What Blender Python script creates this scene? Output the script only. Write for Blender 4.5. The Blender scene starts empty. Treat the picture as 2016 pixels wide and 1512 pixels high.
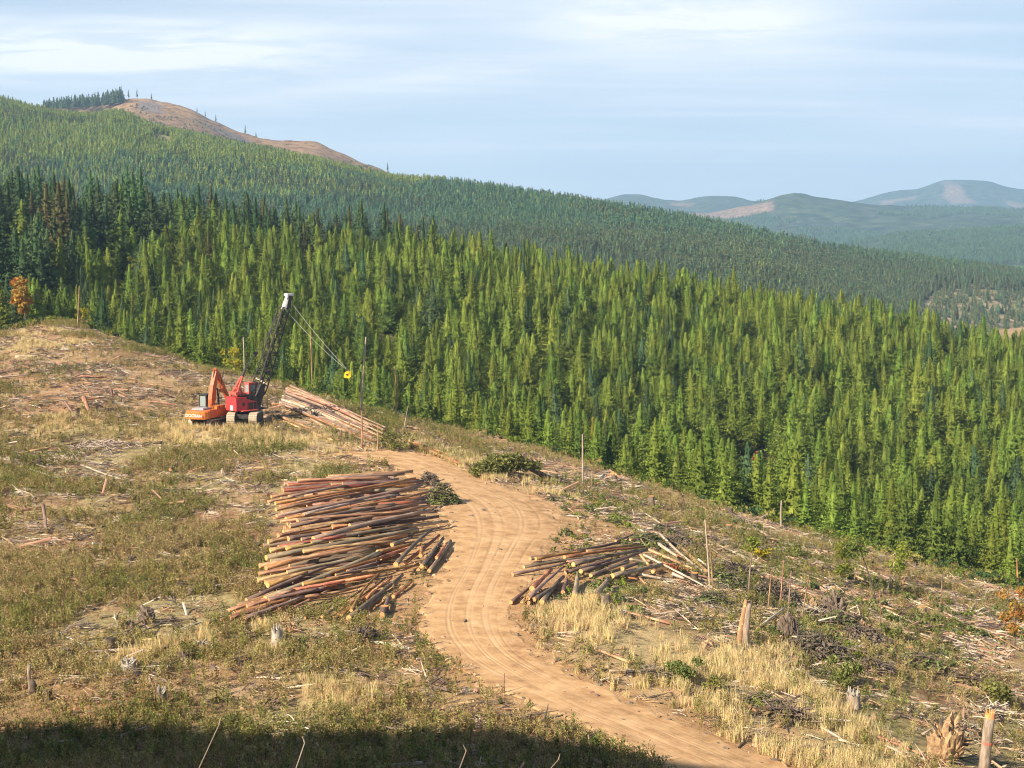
import bpy, math, random
import numpy as np
from mathutils import Vector, Matrix

# ------------------------------------------------------------------ camera, sky, sun
S = bpy.context.scene
COL = S.collection
F = 2930.0                      # focal length in photograph pixels (2016 wide)
PITCH = math.atan((756 - 450) / F)
cam_d = bpy.data.cameras.new('camera')
cam_d.sensor_width = 36.0
cam_d.lens = F / 2016 * 36.0
cam_d.clip_start = 0.3
cam_d.clip_end = 40000
cam = bpy.data.objects.new('camera', cam_d)
COL.objects.link(cam)
cam.location = (0, 0, 0)
cam.rotation_euler = (math.pi / 2 - PITCH, 0, 0)
S.camera = cam

SUN_EL = math.radians(32)
SUN_AZ = (-0.76, -0.65)         # horizontal direction towards the sun
world = bpy.data.worlds.new('World')
S.world = world
world.use_nodes = True
wn, wl = world.node_tree.nodes, world.node_tree.links
wn.clear()


def N(t, tree_nodes, **kw):
    n = tree_nodes.new(t)
    for k, v in kw.items():
        setattr(n, k, v)
    return n


out = N('ShaderNodeOutputWorld', wn)
bg = N('ShaderNodeBackground', wn)
sky = N('ShaderNodeTexSky', wn, sky_type='NISHITA')
sky.sun_disc = False
sky.sun_elevation = SUN_EL
sky.sun_rotation = math.atan2(SUN_AZ[0], SUN_AZ[1])
sky.altitude = 600
sky.air_density = 1.0
sky.dust_density = 0.6
sky.ozone_density = 2.0
bg.inputs['Strength'].default_value = 0.052
tc = N('ShaderNodeTexCoord', wn)
sep = N('ShaderNodeSeparateXYZ', wn)
wl.new(tc.outputs['Generated'], sep.inputs[0])
# project the view direction on a cloud layer: (x/(z+k), y/(z+k))
addz = N('ShaderNodeMath', wn, operation='ADD'); addz.inputs[1].default_value = 0.06
wl.new(sep.outputs['Z'], addz.inputs[0])
dx = N('ShaderNodeMath', wn, operation='DIVIDE'); dy = N('ShaderNodeMath', wn, operation='DIVIDE')
wl.new(sep.outputs['X'], dx.inputs[0]); wl.new(addz.outputs[0], dx.inputs[1])
wl.new(sep.outputs['Y'], dy.inputs[0]); wl.new(addz.outputs[0], dy.inputs[1])
cmb = N('ShaderNodeCombineXYZ', wn)
wl.new(dx.outputs[0], cmb.inputs['X']); wl.new(dy.outputs[0], cmb.inputs['Y'])


def cloud(scale, sx, sy, loc, lo, hi, detail=6, rough=0.55, dist=0.4, rot=0.0):
    mp = N('ShaderNodeMapping', wn)
    mp.inputs['Scale'].default_value = (sx, sy, 1)
    mp.inputs['Location'].default_value = loc
    mp.inputs['Rotation'].default_value = (0, 0, rot)
    wl.new(cmb.outputs[0], mp.inputs[0])
    nz = N('ShaderNodeTexNoise', wn)
    nz.inputs['Scale'].default_value = scale
    nz.inputs['Detail'].default_value = detail
    nz.inputs['Roughness'].default_value = rough
    nz.inputs['Distortion'].default_value = dist
    wl.new(mp.outputs[0], nz.inputs[0])
    mr = N('ShaderNodeMapRange', wn, interpolation_type='SMOOTHSTEP')
    mr.inputs['From Min'].default_value = lo
    mr.inputs['From Max'].default_value = hi
    wl.new(nz.outputs['Fac'], mr.inputs['Value'])
    return mr.outputs['Result']


c1 = cloud(0.55, 0.75, 1.0, (2.3, 1.1, 0), 0.36, 0.74, rough=0.42, dist=0.1)
c2 = cloud(1.6, 0.35, 1.3, (4.7, 0.3, 0), 0.42, 0.75, rot=0.12, rough=0.5)
c3 = cloud(2.6, 0.7, 1.0, (1.7, 3.3, 0), 0.36, 0.60, rough=0.62, dist=0.5)


def wmath(op, a_, b_=None, clamp=False):
    m_ = N('ShaderNodeMath', wn, operation=op, use_clamp=clamp)
    for i_, v_ in enumerate((a_, b_)):
        if v_ is None: continue
        if isinstance(v_, (int, float)): m_.inputs[i_].default_value = v_
        else: wl.new(v_, m_.inputs[i_])
    return m_.outputs[0]


ymax = wmath('MAXIMUM', sep.outputs['Y'], 0.05)
su = wmath('DIVIDE', sep.outputs['X'], ymax); se = wmath('DIVIDE', sep.outputs['Z'], ymax)


def bank(u0, e0, wu, we):
    """one long soft cloud bank standing at a bearing and a height in the sky"""
    du = wmath('POWER', wmath('ABSOLUTE', wmath('DIVIDE', wmath('SUBTRACT', su, u0), wu)), 2.6)
    de = wmath('POWER', wmath('ABSOLUTE', wmath('DIVIDE', wmath('SUBTRACT', se, e0), we)), 2.0)
    return wmath('EXPONENT', wmath('MULTIPLY', wmath('ADD', du, de), -1.0))


banks = wmath('ADD', wmath('MULTIPLY', bank(-0.27, 0.116, 0.17, 0.019), 1.0), wmath('MULTIPLY', bank(0.12, 0.134, 0.10, 0.016), 0.75))
banks = wmath('ADD', banks, wmath('MULTIPLY', bank(-0.02, 0.103, 0.05, 0.008), 0.35))
bank_c = wmath('MULTIPLY', banks, wmath('ADD', wmath('MULTIPLY', c3, 0.60), 0.40))
up_fade = N('ShaderNodeMapRange', wn); up_fade.inputs['From Min'].default_value = 0.18; up_fade.inputs['From Max'].default_value = 0.50
up_fade.inputs['To Min'].default_value = 1.0; up_fade.inputs['To Max'].default_value = 0.10
wl.new(sep.outputs['Z'], up_fade.inputs['Value'])
thin = wmath('ADD', wmath('MULTIPLY', c1, 0.42), wmath('MULTIPLY', c2, 0.36))
sm_o = wmath('MULTIPLY', wmath('ADD', wmath('MULTIPLY', bank_c, 1.35), thin, True), up_fade.outputs[0])
veil = N('ShaderNodeMapRange', wn)
veil.inputs['From Min'].default_value = 0.0; veil.inputs['From Max'].default_value = 0.17
veil.inputs['To Min'].default_value = 0.92; veil.inputs['To Max'].default_value = 0.50
wl.new(sep.outputs['Z'], veil.inputs['Value'])
mixv = N('ShaderNodeMix', wn, data_type='RGBA')
mixv.inputs[7].default_value = (7.6, 9.3, 11.2, 1)
wl.new(wmath('MULTIPLY', veil.outputs[0], up_fade.outputs[0]), mixv.inputs[0]); wl.new(sky.outputs[0], mixv.inputs[6])
mixc = N('ShaderNodeMix', wn, data_type='RGBA')
mixc.inputs[7].default_value = (11.6, 11.8, 12.6, 1)
wl.new(sm_o, mixc.inputs[0]); wl.new(mixv.outputs[2], mixc.inputs[6])
hz_r = N('ShaderNodeMapRange', wn, interpolation_type='SMOOTHSTEP'); hz_r.inputs['From Min'].default_value = 0.0; hz_r.inputs['From Max'].default_value = 0.085
hz_r.inputs['To Min'].default_value = 0.75; hz_r.inputs['To Max'].default_value = 0.0
wl.new(sep.outputs['Z'], hz_r.inputs['Value'])
mixh = N('ShaderNodeMix', wn, data_type='RGBA')
mixh.inputs[7].default_value = (10.2, 11.6, 13.0, 1)
wl.new(hz_r.outputs[0], mixh.inputs[0]); wl.new(mixc.outputs[2], mixh.inputs[6])
wl.new(mixh.outputs[2], bg.inputs['Color'])
wl.new(bg.outputs[0], out.inputs[0])

sun_d = bpy.data.lights.new('sun', 'SUN')
sun_d.energy = 5.0
sun_d.angle = math.radians(0.5)
sun_d.color = (1.0, 0.88, 0.71)
sun = bpy.data.objects.new('sun', sun_d)
COL.objects.link(sun)
SV = Vector((SUN_AZ[0] * math.cos(SUN_EL), SUN_AZ[1] * math.cos(SUN_EL), math.sin(SUN_EL))).normalized()
sun.rotation_euler = SV.to_track_quat('Z', 'Y').to_euler()

S.view_settings.view_transform = 'Standard'
S.view_settings.look = 'None'
S.view_settings.exposure = 0.95
S.view_settings.gamma = 1
S.render.engine = 'CYCLES'
S.cycles.use_denoising = True
S.cycles.filter_width = 1.05
S.cycles.max_bounces = 6
S.cycles.diffuse_bounces = 2
S.cycles.transmission_bounces = 3
S.cycles.volume_bounces = 1
S.cycles.transparent_max_bounces = 4

rnd = random.Random(7)
rng = np.random.default_rng(11)

# ------------------------------------------------------------------ helpers


def hash2(ix, iy, seed):
    h = (ix.astype(np.int64) * 374761393 + iy.astype(np.int64) * 668265263 + seed * 982451653) & 0x7fffffff
    h = ((h ^ (h >> 13)) * 1274126177) & 0x7fffffff
    h = h ^ (h >> 16)
    return (h & 0xffff) / 65535.0


def vnoise(x, y, scale, seed=0):
    x = np.asarray(x, float) / scale + 1000; y = np.asarray(y, float) / scale + 1000
    ix, iy = np.floor(x), np.floor(y)
    fx, fy = x - ix, y - iy
    fx = fx * fx * (3 - 2 * fx); fy = fy * fy * (3 - 2 * fy)
    a = hash2(ix, iy, seed); b = hash2(ix + 1, iy, seed); c = hash2(ix, iy + 1, seed); d = hash2(ix + 1, iy + 1, seed)
    return (a + (b - a) * fx) * (1 - fy) + (c + (d - c) * fx) * fy


def fbm(x, y, scale, seed=0, octs=4, gain=0.5):
    s = 0; amp = 1; tot = 0
    for k in range(octs):
        s = s + amp * vnoise(x, y, scale / 2 ** k, seed + 17 * k); tot += amp; amp *= gain
    return s / tot


def tag(o, label=None, cat=None, group=None, kind=None):
    if label: o['label'] = label
    if cat: o['category'] = cat
    if group: o['group'] = group
    if kind: o['kind'] = kind
    return o


def empty(name, loc=(0, 0, 0), rz=0.0):
    o = bpy.data.objects.new(name, None)
    o.empty_display_size = 0.5
    o.location = loc; o.rotation_euler = (0, 0, rz)
    COL.objects.link(o)
    return o


def mesh_data(name, V, Fc, mats=(), midx=None, smooth=False):
    me = bpy.data.meshes.new(name)
    V = np.asarray(V, dtype=np.float32)
    if isinstance(Fc, np.ndarray) and Fc.ndim == 2:
        n, k = Fc.shape
        me.vertices.add(len(V)); me.vertices.foreach_set('co', V.ravel())
        me.loops.add(n * k); me.loops.foreach_set('vertex_index', Fc.astype(np.int32).ravel())
        me.polygons.add(n)
        me.polygons.foreach_set('loop_start', np.arange(0, n * k, k, dtype=np.int32))
        try:
            me.polygons.foreach_set('loop_total', np.full(n, k, dtype=np.int32))
        except Exception:
            pass
        me.update(calc_edges=True)
    else:
        me.from_pydata([tuple(map(float, v)) for v in V], [], [tuple(int(i) for i in f) for f in Fc])
    for m in mats:
        me.materials.append(m)
    if midx is not None:
        me.polygons.foreach_set('material_index', np.asarray(midx, dtype=np.int32))
    if smooth:
        me.polygons.foreach_set('use_smooth', np.ones(len(me.polygons), dtype=bool))
    me.update()
    return me


def mesh_obj(name, V, Fc, mats=(), parent=None, midx=None, smooth=False, link=True):
    me = mesh_data(name, V, Fc, mats, midx, smooth)
    o = bpy.data.objects.new(name, me)
    if link: COL.objects.link(o)
    if parent: o.parent = parent
    return o


class MB:
    """collects simple solids into one mesh"""

    def __init__(s):
        s.V = []; s.F = []; s.M = []; s.m = 0

    def add(s, V, Fc, m=None):
        b = len(s.V)
        s.V += [tuple(v) for v in V]
        s.F += [tuple(b + i for i in f) for f in Fc]
        s.M += [s.m if m is None else m] * len(Fc)
        return s

    def box(s, c, d, rz=0.0, ry=0.0, m=None, taper=(1, 1)):
        x, y, z = d[0] / 2, d[1] / 2, d[2] / 2
        R = Matrix.Rotation(rz, 3, 'Z') @ Matrix.Rotation(ry, 3, 'Y')
        V = []
        for k, zz in enumerate((-z, z)):
            tx, ty = (1, 1) if k == 0 else taper
            for a, b in ((-x, -y), (x, -y), (x, y), (-x, y)):
                V.append(Vector(c) + R @ Vector((a * tx, b * ty, zz)))
        return s.add(V, [(3, 2, 1, 0), (4, 5, 6, 7), (0, 1, 5, 4), (1, 2, 6, 5), (2, 3, 7, 6), (3, 0, 4, 7)], m)

    def prism(s, pts, y0, y1, m=None):
        """profile pts in (x, z), extruded over y"""
        n = len(pts)
        V = [(p[0], y0, p[1]) for p in pts] + [(p[0], y1, p[1]) for p in pts]
        Fc = [tuple(range(n)), tuple(reversed(range(n, 2 * n)))]
        Fc += [((i + 1) % n, i, n + i, n + (i + 1) % n) for i in range(n)]
        return s.add(V, Fc, m)

    def tube(s, pts, radii, n=8, m=None, cap_m=None, jit=0.0, rr=None):
        pts = [Vector(p) for p in pts]
        if not hasattr(radii, '__len__'): radii = [radii] * len(pts)
        V = []
        up = None
        for i, p in enumerate(pts):
            d = (pts[min(i + 1, len(pts) - 1)] - pts[max(i - 1, 0)])
            if d.length < 1e-9: d = Vector((0, 0, 1))
            d.normalize()
            if up is None:
                up = Vector((0, 0, 1)) if abs(d.z) < 0.9 else Vector((1, 0, 0))
            a = d.cross(up).normalized(); b = a.cross(d).normalized(); up = b
            for k in range(n):
                t = 2 * math.pi * k / n
                q = 1 + (rr.uniform(-jit, jit) if rr else 0)
                V.append(p + (a * math.cos(t) + b * math.sin(t)) * radii[i] * q)
        Fc = []
        for i in range(len(pts) - 1):
            for k in range(n):
                k2 = (k + 1) % n
                Fc.append((i * n + k, i * n + k2, (i + 1) * n + k2, (i + 1) * n + k))
        s.add(V, Fc, m)
        b = len(s.V) - len(V)
        s.F += [tuple(b + k for k in reversed(range(n))), tuple(b + (len(pts) - 1) * n + k for k in range(n))]
        cm = cap_m if cap_m is not None else (s.m if m is None else m)
        s.M += [cm, cm]
        return s

    def data(s, name, mats, smooth=False):
        return mesh_data(name, np.array([tuple(v) for v in s.V]), s.F, mats, s.M, smooth)

    def build(s, name, mats, parent=None, smooth=False, loc=None):
        if not isinstance(mats, (list, tuple)): mats = [mats]
        o = bpy.data.objects.new(name, s.data(name, mats, smooth))
        COL.objects.link(o)
        if parent: o.parent = parent
        if loc is not None: o.location = loc
        return o


# ------------------------------------------------------------------ materials


def mat(name, c1, c2=None, scale=3.0, rough=0.85, c3=None, rand=0.0, bump=0.0, spec=0.2, metal=0.0,
        stretch=None, trans=0.0, detail=5, bscale=None, lo=0.35, hi=0.65, island=0.0):
    m = bpy.data.materials.new(name); m.use_nodes = True
    n, l = m.node_tree.nodes, m.node_tree.links
    n.clear()
    o = N('ShaderNodeOutputMaterial', n)
    p = N('ShaderNodeBsdfPrincipled', n)
    p.inputs['Roughness'].default_value = rough
    p.inputs['Metallic'].default_value = metal
    p.inputs['Specular IOR Level'].default_value = spec
    p.inputs['Base Color'].default_value = (*c1, 1)
    col = None
    t = N('ShaderNodeTexCoord', n)
    mp = N('ShaderNodeMapping', n)
    l.new(t.outputs['Object'], mp.inputs[0])
    if stretch: mp.inputs['Scale'].default_value = stretch
    if c2 is not None:
        nz = N('ShaderNodeTexNoise', n)
        nz.inputs['Scale'].default_value = scale; nz.inputs['Detail'].default_value = detail
        nz.inputs['Roughness'].default_value = 0.62
        l.new(mp.outputs[0], nz.inputs[0])
        r = N('ShaderNodeValToRGB', n)
        r.color_ramp.elements[0].position = lo; r.color_ramp.elements[0].color = (*c1, 1)
        r.color_ramp.elements[1].position = hi; r.color_ramp.elements[1].color = (*c2, 1)
        if c3 is not None:
            e = r.color_ramp.elements.new((lo + hi) / 2); e.color = (*c3, 1)
        l.new(nz.outputs['Fac'], r.inputs[0])
        col = r.outputs[0]
    if rand > 0:
        oi = N('ShaderNodeObjectInfo', n)
        hs = N('ShaderNodeHueSaturation', n)
        if col is not None: l.new(col, hs.inputs['Color'])
        else: hs.inputs['Color'].default_value = (*c1, 1)
        mr = N('ShaderNodeMapRange', n)
        mr.inputs['To Min'].default_value = 1 - rand; mr.inputs['To Max'].default_value = 1 + rand
        l.new(oi.outputs['Random'], mr.inputs['Value']); l.new(mr.outputs[0], hs.inputs['Value'])
        mh = N('ShaderNodeMapRange', n)
        mh.inputs['To Min'].default_value = 0.5 - rand * 0.09; mh.inputs['To Max'].default_value = 0.5 + rand * 0.09
        fr = N('ShaderNodeMath', n, operation='FRACT'); mu = N('ShaderNodeMath', n, operation='MULTIPLY')
        mu.inputs[1].default_value = 7.31
        l.new(oi.outputs['Random'], mu.inputs[0]); l.new(mu.outputs[0], fr.inputs[0])
        l.new(fr.outputs[0], mh.inputs['Value']); l.new(mh.outputs[0], hs.inputs['Hue'])
        col = hs.outputs[0]
    if island > 0:
        gi = N('ShaderNodeNewGeometry', n)
        hs = N('ShaderNodeHueSaturation', n)
        if col is not None: l.new(col, hs.inputs['Color'])
        else: hs.inputs['Color'].default_value = (*c1, 1)
        mr = N('ShaderNodeMapRange', n)
        mr.inputs['To Min'].default_value = 1 - island; mr.inputs['To Max'].default_value = 1 + island
        l.new(gi.outputs['Random Per Island'], mr.inputs['Value']); l.new(mr.outputs[0], hs.inputs['Value'])
        col = hs.outputs[0]
    if col is not None: l.new(col, p.inputs['Base Color'])
    if bump > 0:
        nb = N('ShaderNodeTexNoise', n); nb.inputs['Scale'].default_value = bscale or scale * 3
        nb.inputs['Detail'].default_value = 4
        l.new(mp.outputs[0], nb.inputs[0])
        bp = N('ShaderNodeBump', n); bp.inputs['Strength'].default_value = bump
        l.new(nb.outputs['Fac'], bp.inputs['Height']); l.new(bp.outputs[0], p.inputs['Normal'])
    if trans > 0:
        tr = N('ShaderNodeBsdfTranslucent', n)
        if col is not None: l.new(col, tr.inputs['Color'])
        else: tr.inputs['Color'].default_value = (*c1, 1)
        mx = N('ShaderNodeMixShader', n); mx.inputs[0].default_value = trans
        l.new(p.outputs[0], mx.inputs[1]); l.new(tr.outputs[0], mx.inputs[2]); l.new(mx.outputs[0], o.inputs[0])
    else:
        l.new(p.outputs[0], o.inputs[0])
    return m


M = {}
M['leaf_young'] = mat('young_needles', (0.122, 0.176, 0.026), (0.235, 0.292, 0.050), 0.8, rand=0.22, trans=0.24, island=0.30, spec=0.1)
M['leaf_green'] = mat('green_needles', (0.082, 0.128, 0.024), (0.165, 0.215, 0.042), 0.8, rand=0.24, trans=0.24, island=0.30, spec=0.1)
M['leaf_dark'] = mat('dark_needles', (0.040, 0.078, 0.030), (0.085, 0.130, 0.048), 0.8, rand=0.30, trans=0.12, island=0.35, spec=0.1)
M['leaf_blue'] = mat('blue_needles', (0.050, 0.092, 0.042), (0.095, 0.148, 0.062), 0.8, rand=0.2, trans=0.12, island=0.35, spec=0.1)
M['leaf_rust'] = mat('rust_needles', (0.105, 0.080, 0.030), (0.072, 0.092, 0.030), 0.35, rand=0.2, trans=0.15, island=0.25, spec=0.1)
M['leaf_yellow'] = mat('yellow_leaves', (0.46, 0.34, 0.03), (0.30, 0.32, 0.03), 0.9, rand=0.1, trans=0.3, island=0.25, spec=0.1)
M['leaf_orange'] = mat('orange_leaves', (0.46, 0.15, 0.045), (0.34, 0.27, 0.055), 0.9, rand=0.1, trans=0.3, island=0.25, spec=0.1)
M['leaf_red'] = mat('red_dead_needles', (0.32, 0.09, 0.045), (0.22, 0.08, 0.04), 0.9, rand=0.1, trans=0.2, island=0.2, spec=0.1)
M['leaf_lime'] = mat('lime_leaves', (0.17, 0.24, 0.035), (0.27, 0.27, 0.04), 0.9, rand=0.2, trans=0.3, island=0.3, spec=0.1)
M['leaf_far'] = mat('far_needles', (0.065, 0.130, 0.066), (0.095, 0.170, 0.082), 0.5, rand=0.42, trans=0.1, island=0.15, spec=0.1)
M['leaf_far_y'] = mat('far_light_needles', (0.15, 0.215, 0.045), (0.23, 0.28, 0.055), 0.5, rand=0.35, trans=0.1, island=0.15, spec=0.1)
M['leaf_far_b'] = mat('far_brown_needles', (0.115, 0.125, 0.060), (0.095, 0.135, 0.055), 0.5, rand=0.35, trans=0.1, island=0.15, spec=0.1)
M['bark'] = mat('grey_bark', (0.10, 0.075, 0.055), (0.20, 0.155, 0.12), 9, stretch=(1, 1, 0.3), bump=0.5)
M['snag'] = mat('weathered_wood', (0.20, 0.145, 0.10), (0.42, 0.33, 0.25), 7, stretch=(1, 1, 0.25), bump=0.8)
M['stump_bark'] = mat('stump_bark', (0.12, 0.085, 0.06), (0.26, 0.20, 0.15), 6, stretch=(1, 1, 0.3), bump=0.7, island=0.1)
M['cut'] = mat('fresh_cut_wood', (0.62, 0.30, 0.11), (0.78, 0.42, 0.185), 6, rand=0.12, island=0.08)
M['cut_orange'] = mat('orange_cut_wood', (0.80, 0.27, 0.09), (0.72, 0.38, 0.15), 5)
M['white_wood'] = mat('bleached_wood', (0.54, 0.48, 0.40), (0.24, 0.20, 0.165), 5, stretch=(1, 1, 1), bump=0.5, rand=0.1)
M['root_dark'] = mat('dark_root', (0.055, 0.042, 0.035), (0.16, 0.12, 0.09), 4, bump=0.5, rand=0.1)
M['clod'] = mat('earth_clod', (0.22, 0.13, 0.07), (0.56, 0.37, 0.20), 5, bump=1.0, bscale=9)
# log barks: along the log's own x axis
LOGC = {'g': ((0.19, 0.145, 0.11), (0.40, 0.31, 0.235), (0.28, 0.18, 0.115)),
        'd': ((0.10, 0.07, 0.055), (0.27, 0.18, 0.13), (0.16, 0.11, 0.085)),
        'r': ((0.34, 0.12, 0.045), (0.56, 0.26, 0.11), (0.24, 0.11, 0.06)),
        'o': ((0.66, 0.36, 0.13), (0.76, 0.47, 0.21), (0.52, 0.24, 0.09)),
        't': ((0.36, 0.19, 0.10), (0.60, 0.36, 0.19), (0.28, 0.15, 0.09)),
        'p': ((0.30, 0.21, 0.15), (0.56, 0.42, 0.30), (0.40, 0.25, 0.16)),
        'w': ((0.52, 0.42, 0.31), (0.68, 0.56, 0.42), (0.38, 0.29, 0.21))}
LOGN = {'g': 'grey barked', 'd': 'dark brown', 'r': 'reddish brown', 'o': 'peeled orange', 't': 'tan', 'w': 'pale bleached', 'p': 'light tan'}
for k, (a, b, c) in LOGC.items():
    M['log_' + k] = mat('log_bark_' + LOGN[k].replace(' ', '_'), a, b, 2.2, c3=c, rand=0.30, stretch=(0.35, 2.2, 2.2), bump=0.6, bscale=9)

M['straw'] = mat('straw_grass', (0.78, 0.62, 0.32), (0.58, 0.46, 0.22), 2, rand=0.22, trans=0.3, island=0.15)
M['weed_olive'] = mat('olive_weed', (0.25, 0.225, 0.060), (0.36, 0.29, 0.10), 2, rand=0.35, trans=0.25, island=0.3)
M['weed_green'] = mat('green_weed', (0.15, 0.17, 0.042), (0.26, 0.25, 0.075), 2, rand=0.35, trans=0.25, island=0.3)
M['weed_brown'] = mat('brown_weed', (0.32, 0.24, 0.10), (0.46, 0.36, 0.17), 2, rand=0.25, trans=0.2, island=0.3)
M['stick_pale'] = mat('pale_sticks', (0.62, 0.53, 0.42), (0.48, 0.38, 0.28), 2, rand=0.3)
M['stick_tan'] = mat('tan_sticks', (0.50, 0.32, 0.18), (0.34, 0.22, 0.14), 2, rand=0.3)
M['stick_dark'] = mat('dark_sticks', (0.10, 0.075, 0.055), (0.22, 0.17, 0.13), 2, rand=0.3)
M['bush'] = mat('bush_leaves', (0.12, 0.14, 0.035), (0.27, 0.26, 0.08), 2, rand=0.15, trans=0.3, island=0.4)
M['bough'] = mat('cut_fir_boughs', (0.11, 0.14, 0.045), (0.24, 0.25, 0.09), 2, rand=0.3, trans=0.2, island=0.3)

# ------------------------------------------------------------------ terrain height


def row_e(py):        # elevation tangent (z / y) of picture row py
    b = (756 - py) / F
    return (b * math.cos(PITCH) - math.sin(PITCH)) / (math.cos(PITCH) + b * math.sin(PITCH))


def col_u(px, py=900):
    b = (756 - py) / F
    return ((px - 1008) / F) / (math.cos(PITCH) + b * math.sin(PITCH))


CP = []
for Y, row in {
    67: [(-600, -24.5), (0, -24.5), (1008, -24.4), (1500, -25.2), (2016, -27.2), (2600, -31)],
    90: [(-600, -24.3), (0, -24.6), (700, -24.6), (1200, -25.2), (1600, -27.4), (2016, -30.5), (2600, -36)],
    112: [(-600, -24), (0, -24.6), (600, -24.6), (1000, -24.8), (1300, -26.2), (1600, -29), (2016, -33.2), (2600, -39)],
    135: [(-600, -23), (0, -24.3), (500, -24.4), (900, -24.8), (1200, -26.5), (1500, -30), (2016, -36)],
    165: [(-600, -21), (0, -23), (400, -24), (700, -24.3), (900, -25.3), (1200, -28.6), (1500, -33), (1700, -35.6)],
    262: [(530, -27), (800, -33), (1050, -37), (1280, -41), (1500, -44), (1700, -47), (2016, -51), (2600, -55)],
    320: [(-600, -12), (0, -12), (300, -15), (600, -19), (900, -24), (1200, -31), (1500, -37), (1800, -41), (2016, -44), (2600, -50)],
    400: [(-600, -2), (0, -3), (300, -5.5), (600, -9.6), (1000, -16), (1300, -23), (1600, -29), (1900, -38), (2600, -48)],
    470: [(-600, -4), (0, -4), (600, -11), (1000, -19), (1300, -27), (1900, -42), (2600, -50)],
    600: [(-600, -32), (0, -32), (1000, -48), (2016, -66), (2600, -70)],
    800: [(-600, -70), (0, -74), (1000, -78), (2016, -80), (2600, -80)],
}.items():
    for px, z in row:
        CP.append((col_u(px), Y, z / Y))
CREST = [(-600, 250, -13), (0, 240, -17), (150, 250, -16.2), (300, 240, -20), (530, 215, -22.4), (800, 200, -25.9),
         (1050, 190, -28.6), (1280, 180, -31.3), (1500, 172, -34.2), (1700, 165, -36.4), (2016, 158, -38.8), (2600, 150, -43)]
for px, Y, z in CREST:
    CP.append((col_u(px), Y, z / Y))
    CP.append((col_u(px), Y + 32, (z - (3.5 if px < 300 else 7 if px < 700 else 9.5)) / (Y + 32)))
CP = np.array(CP)
KS = 1.6


def tps_fit(P, v):
    n = len(P)
    d2 = ((P[:, None, :] - P[None, :, :]) ** 2).sum(-1)
    K = 0.5 * d2 * np.log(d2 + 1e-12)
    K[np.arange(n), np.arange(n)] = 1e-5
    A = np.zeros((n + 3, n + 3)); A[:n, :n] = K
    A[:n, n:] = np.c_[np.ones(n), P]; A[n:, :n] = A[:n, n:].T
    return np.linalg.solve(A, np.r_[v, np.zeros(3)])


TP = np.c_[CP[:, 0] * KS, np.log(CP[:, 1])]
TW = tps_fit(TP, CP[:, 2])


def tps_eval(u, Y):
    q = np.c_[np.ravel(u) * KS, np.log(np.ravel(Y))]
    res = np.empty(len(q))
    for i in range(0, len(q), 20000):
        c = q[i:i + 20000]
        d2 = ((c[:, None, :] - TP[None]) ** 2).sum(-1)
        res[i:i + 20000] = (0.5 * d2 * np.log(d2 + 1e-12)) @ TW[:-3] + TW[-3] + c @ TW[-2:]
    return res.reshape(np.shape(u))


HC = [(-240, -20, 60), (-150, 0, 44), (-97, 17, 27.2), (-52, 24, 20.6), (-37, 15, 20.0), (-18, 6, 2.5), (0, 0.5, -2.0), (40, -30, -4), (120, -90, -6), (300, -200, -10)]  # unseen hill by the camera, crest shaped to cast the foreground shadow


def hill_h(x, y):
    best = np.full(np.shape(x), -1e9); near = np.full(np.shape(x), 1e9)
    for (x0, y0, z0), (x1, y1, z1) in zip(HC[:-1], HC[1:]):
        dxx, dyy = x1 - x0, y1 - y0
        L2 = dxx * dxx + dyy * dyy
        t = np.clip(((x - x0) * dxx + (y - y0) * dyy) / L2, 0, 1)
        cx, cy, cz = x0 + t * dxx, y0 + t * dyy, z0 + t * (z1 - z0)
        side = dxx * (y - y0) - dyy * (x - x0)         # >0: in front
        d = np.hypot(x - cx, y - cy)
        sl = np.where(side > 0, 1.12, 0.05)
        v = cz - sl * d
        best = np.where(d < near - 1e-6, v, best); near = np.minimum(near, d)
    return best


def road_dist_fn():
    L = [(690, 893), (790, 925), (850, 972), (878, 1010), (885, 1060), (878, 1120), (845, 1190), (848, 1250), (890, 1300), (960, 1345), (1060, 1392), (1180, 1445), (1300, 1500), (1420, 1562)]
    R = [(800, 884), (880, 915), (975, 958), (1070, 990), (1100, 1030), (1060, 1090), (1028, 1150), (1010, 1210), (1030, 1270), (1110, 1325), (1215, 1378), (1340, 1430), (1490, 1492), (1660, 1562)]
    return L, R


def H0(x, y):
    """large terrain without small bumps"""
    x = np.asarray(x, float); y = np.asarray(y, float)
    Yc = np.clip(y, 62, 820)
    u = x / np.maximum(y, 62)
    uc = np.clip(u, -0.75, 0.75)
    z = tps_eval(uc, Yc) * Yc
    far = np.clip((y - 700) / 400, 0, 1)
    z = z * (1 - far) + (-82 + 8 * (fbm(x, y, 900, 5, 3) - 0.5)) * far
    hh = hill_h(x, y)
    hh = hh + (fbm(x, y, 7, 66, 4) - 0.5) * 5.0 * np.clip((np.hypot(x, y) - 16) / 14, 0, 1) * np.clip((62 - y) / 12, 0, 1)  # coarse bumps roughen the shadow edge of the unseen hill
    k = 3.0
    zz = np.maximum(z, hh) + k * np.exp(-np.abs(z - hh) / k) * 0.35
    return zz


ROAD_POLY = None


def ground_bumps(x, y):
    b = 0.9 * (fbm(x, y, 14, 3, 4, 0.5) - 0.5) + 0.35 * (fbm(x, y, 2.2, 9, 3) - 0.5)
    return b


def in_poly(px, py, poly):
    px = np.asarray(px, float); py = np.asarray(py, float)
    res = np.zeros(px.shape, bool)
    n = len(poly)
    for i in range(n):
        x0, y0 = poly[i]; x1, y1 = poly[(i + 1) % n]
        c = ((y0 > py) != (y1 > py)) & (px < (x1 - x0) * (py - y0) / (y1 - y0 + 1e-12) + x0)
        res ^= c
    return res


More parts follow.
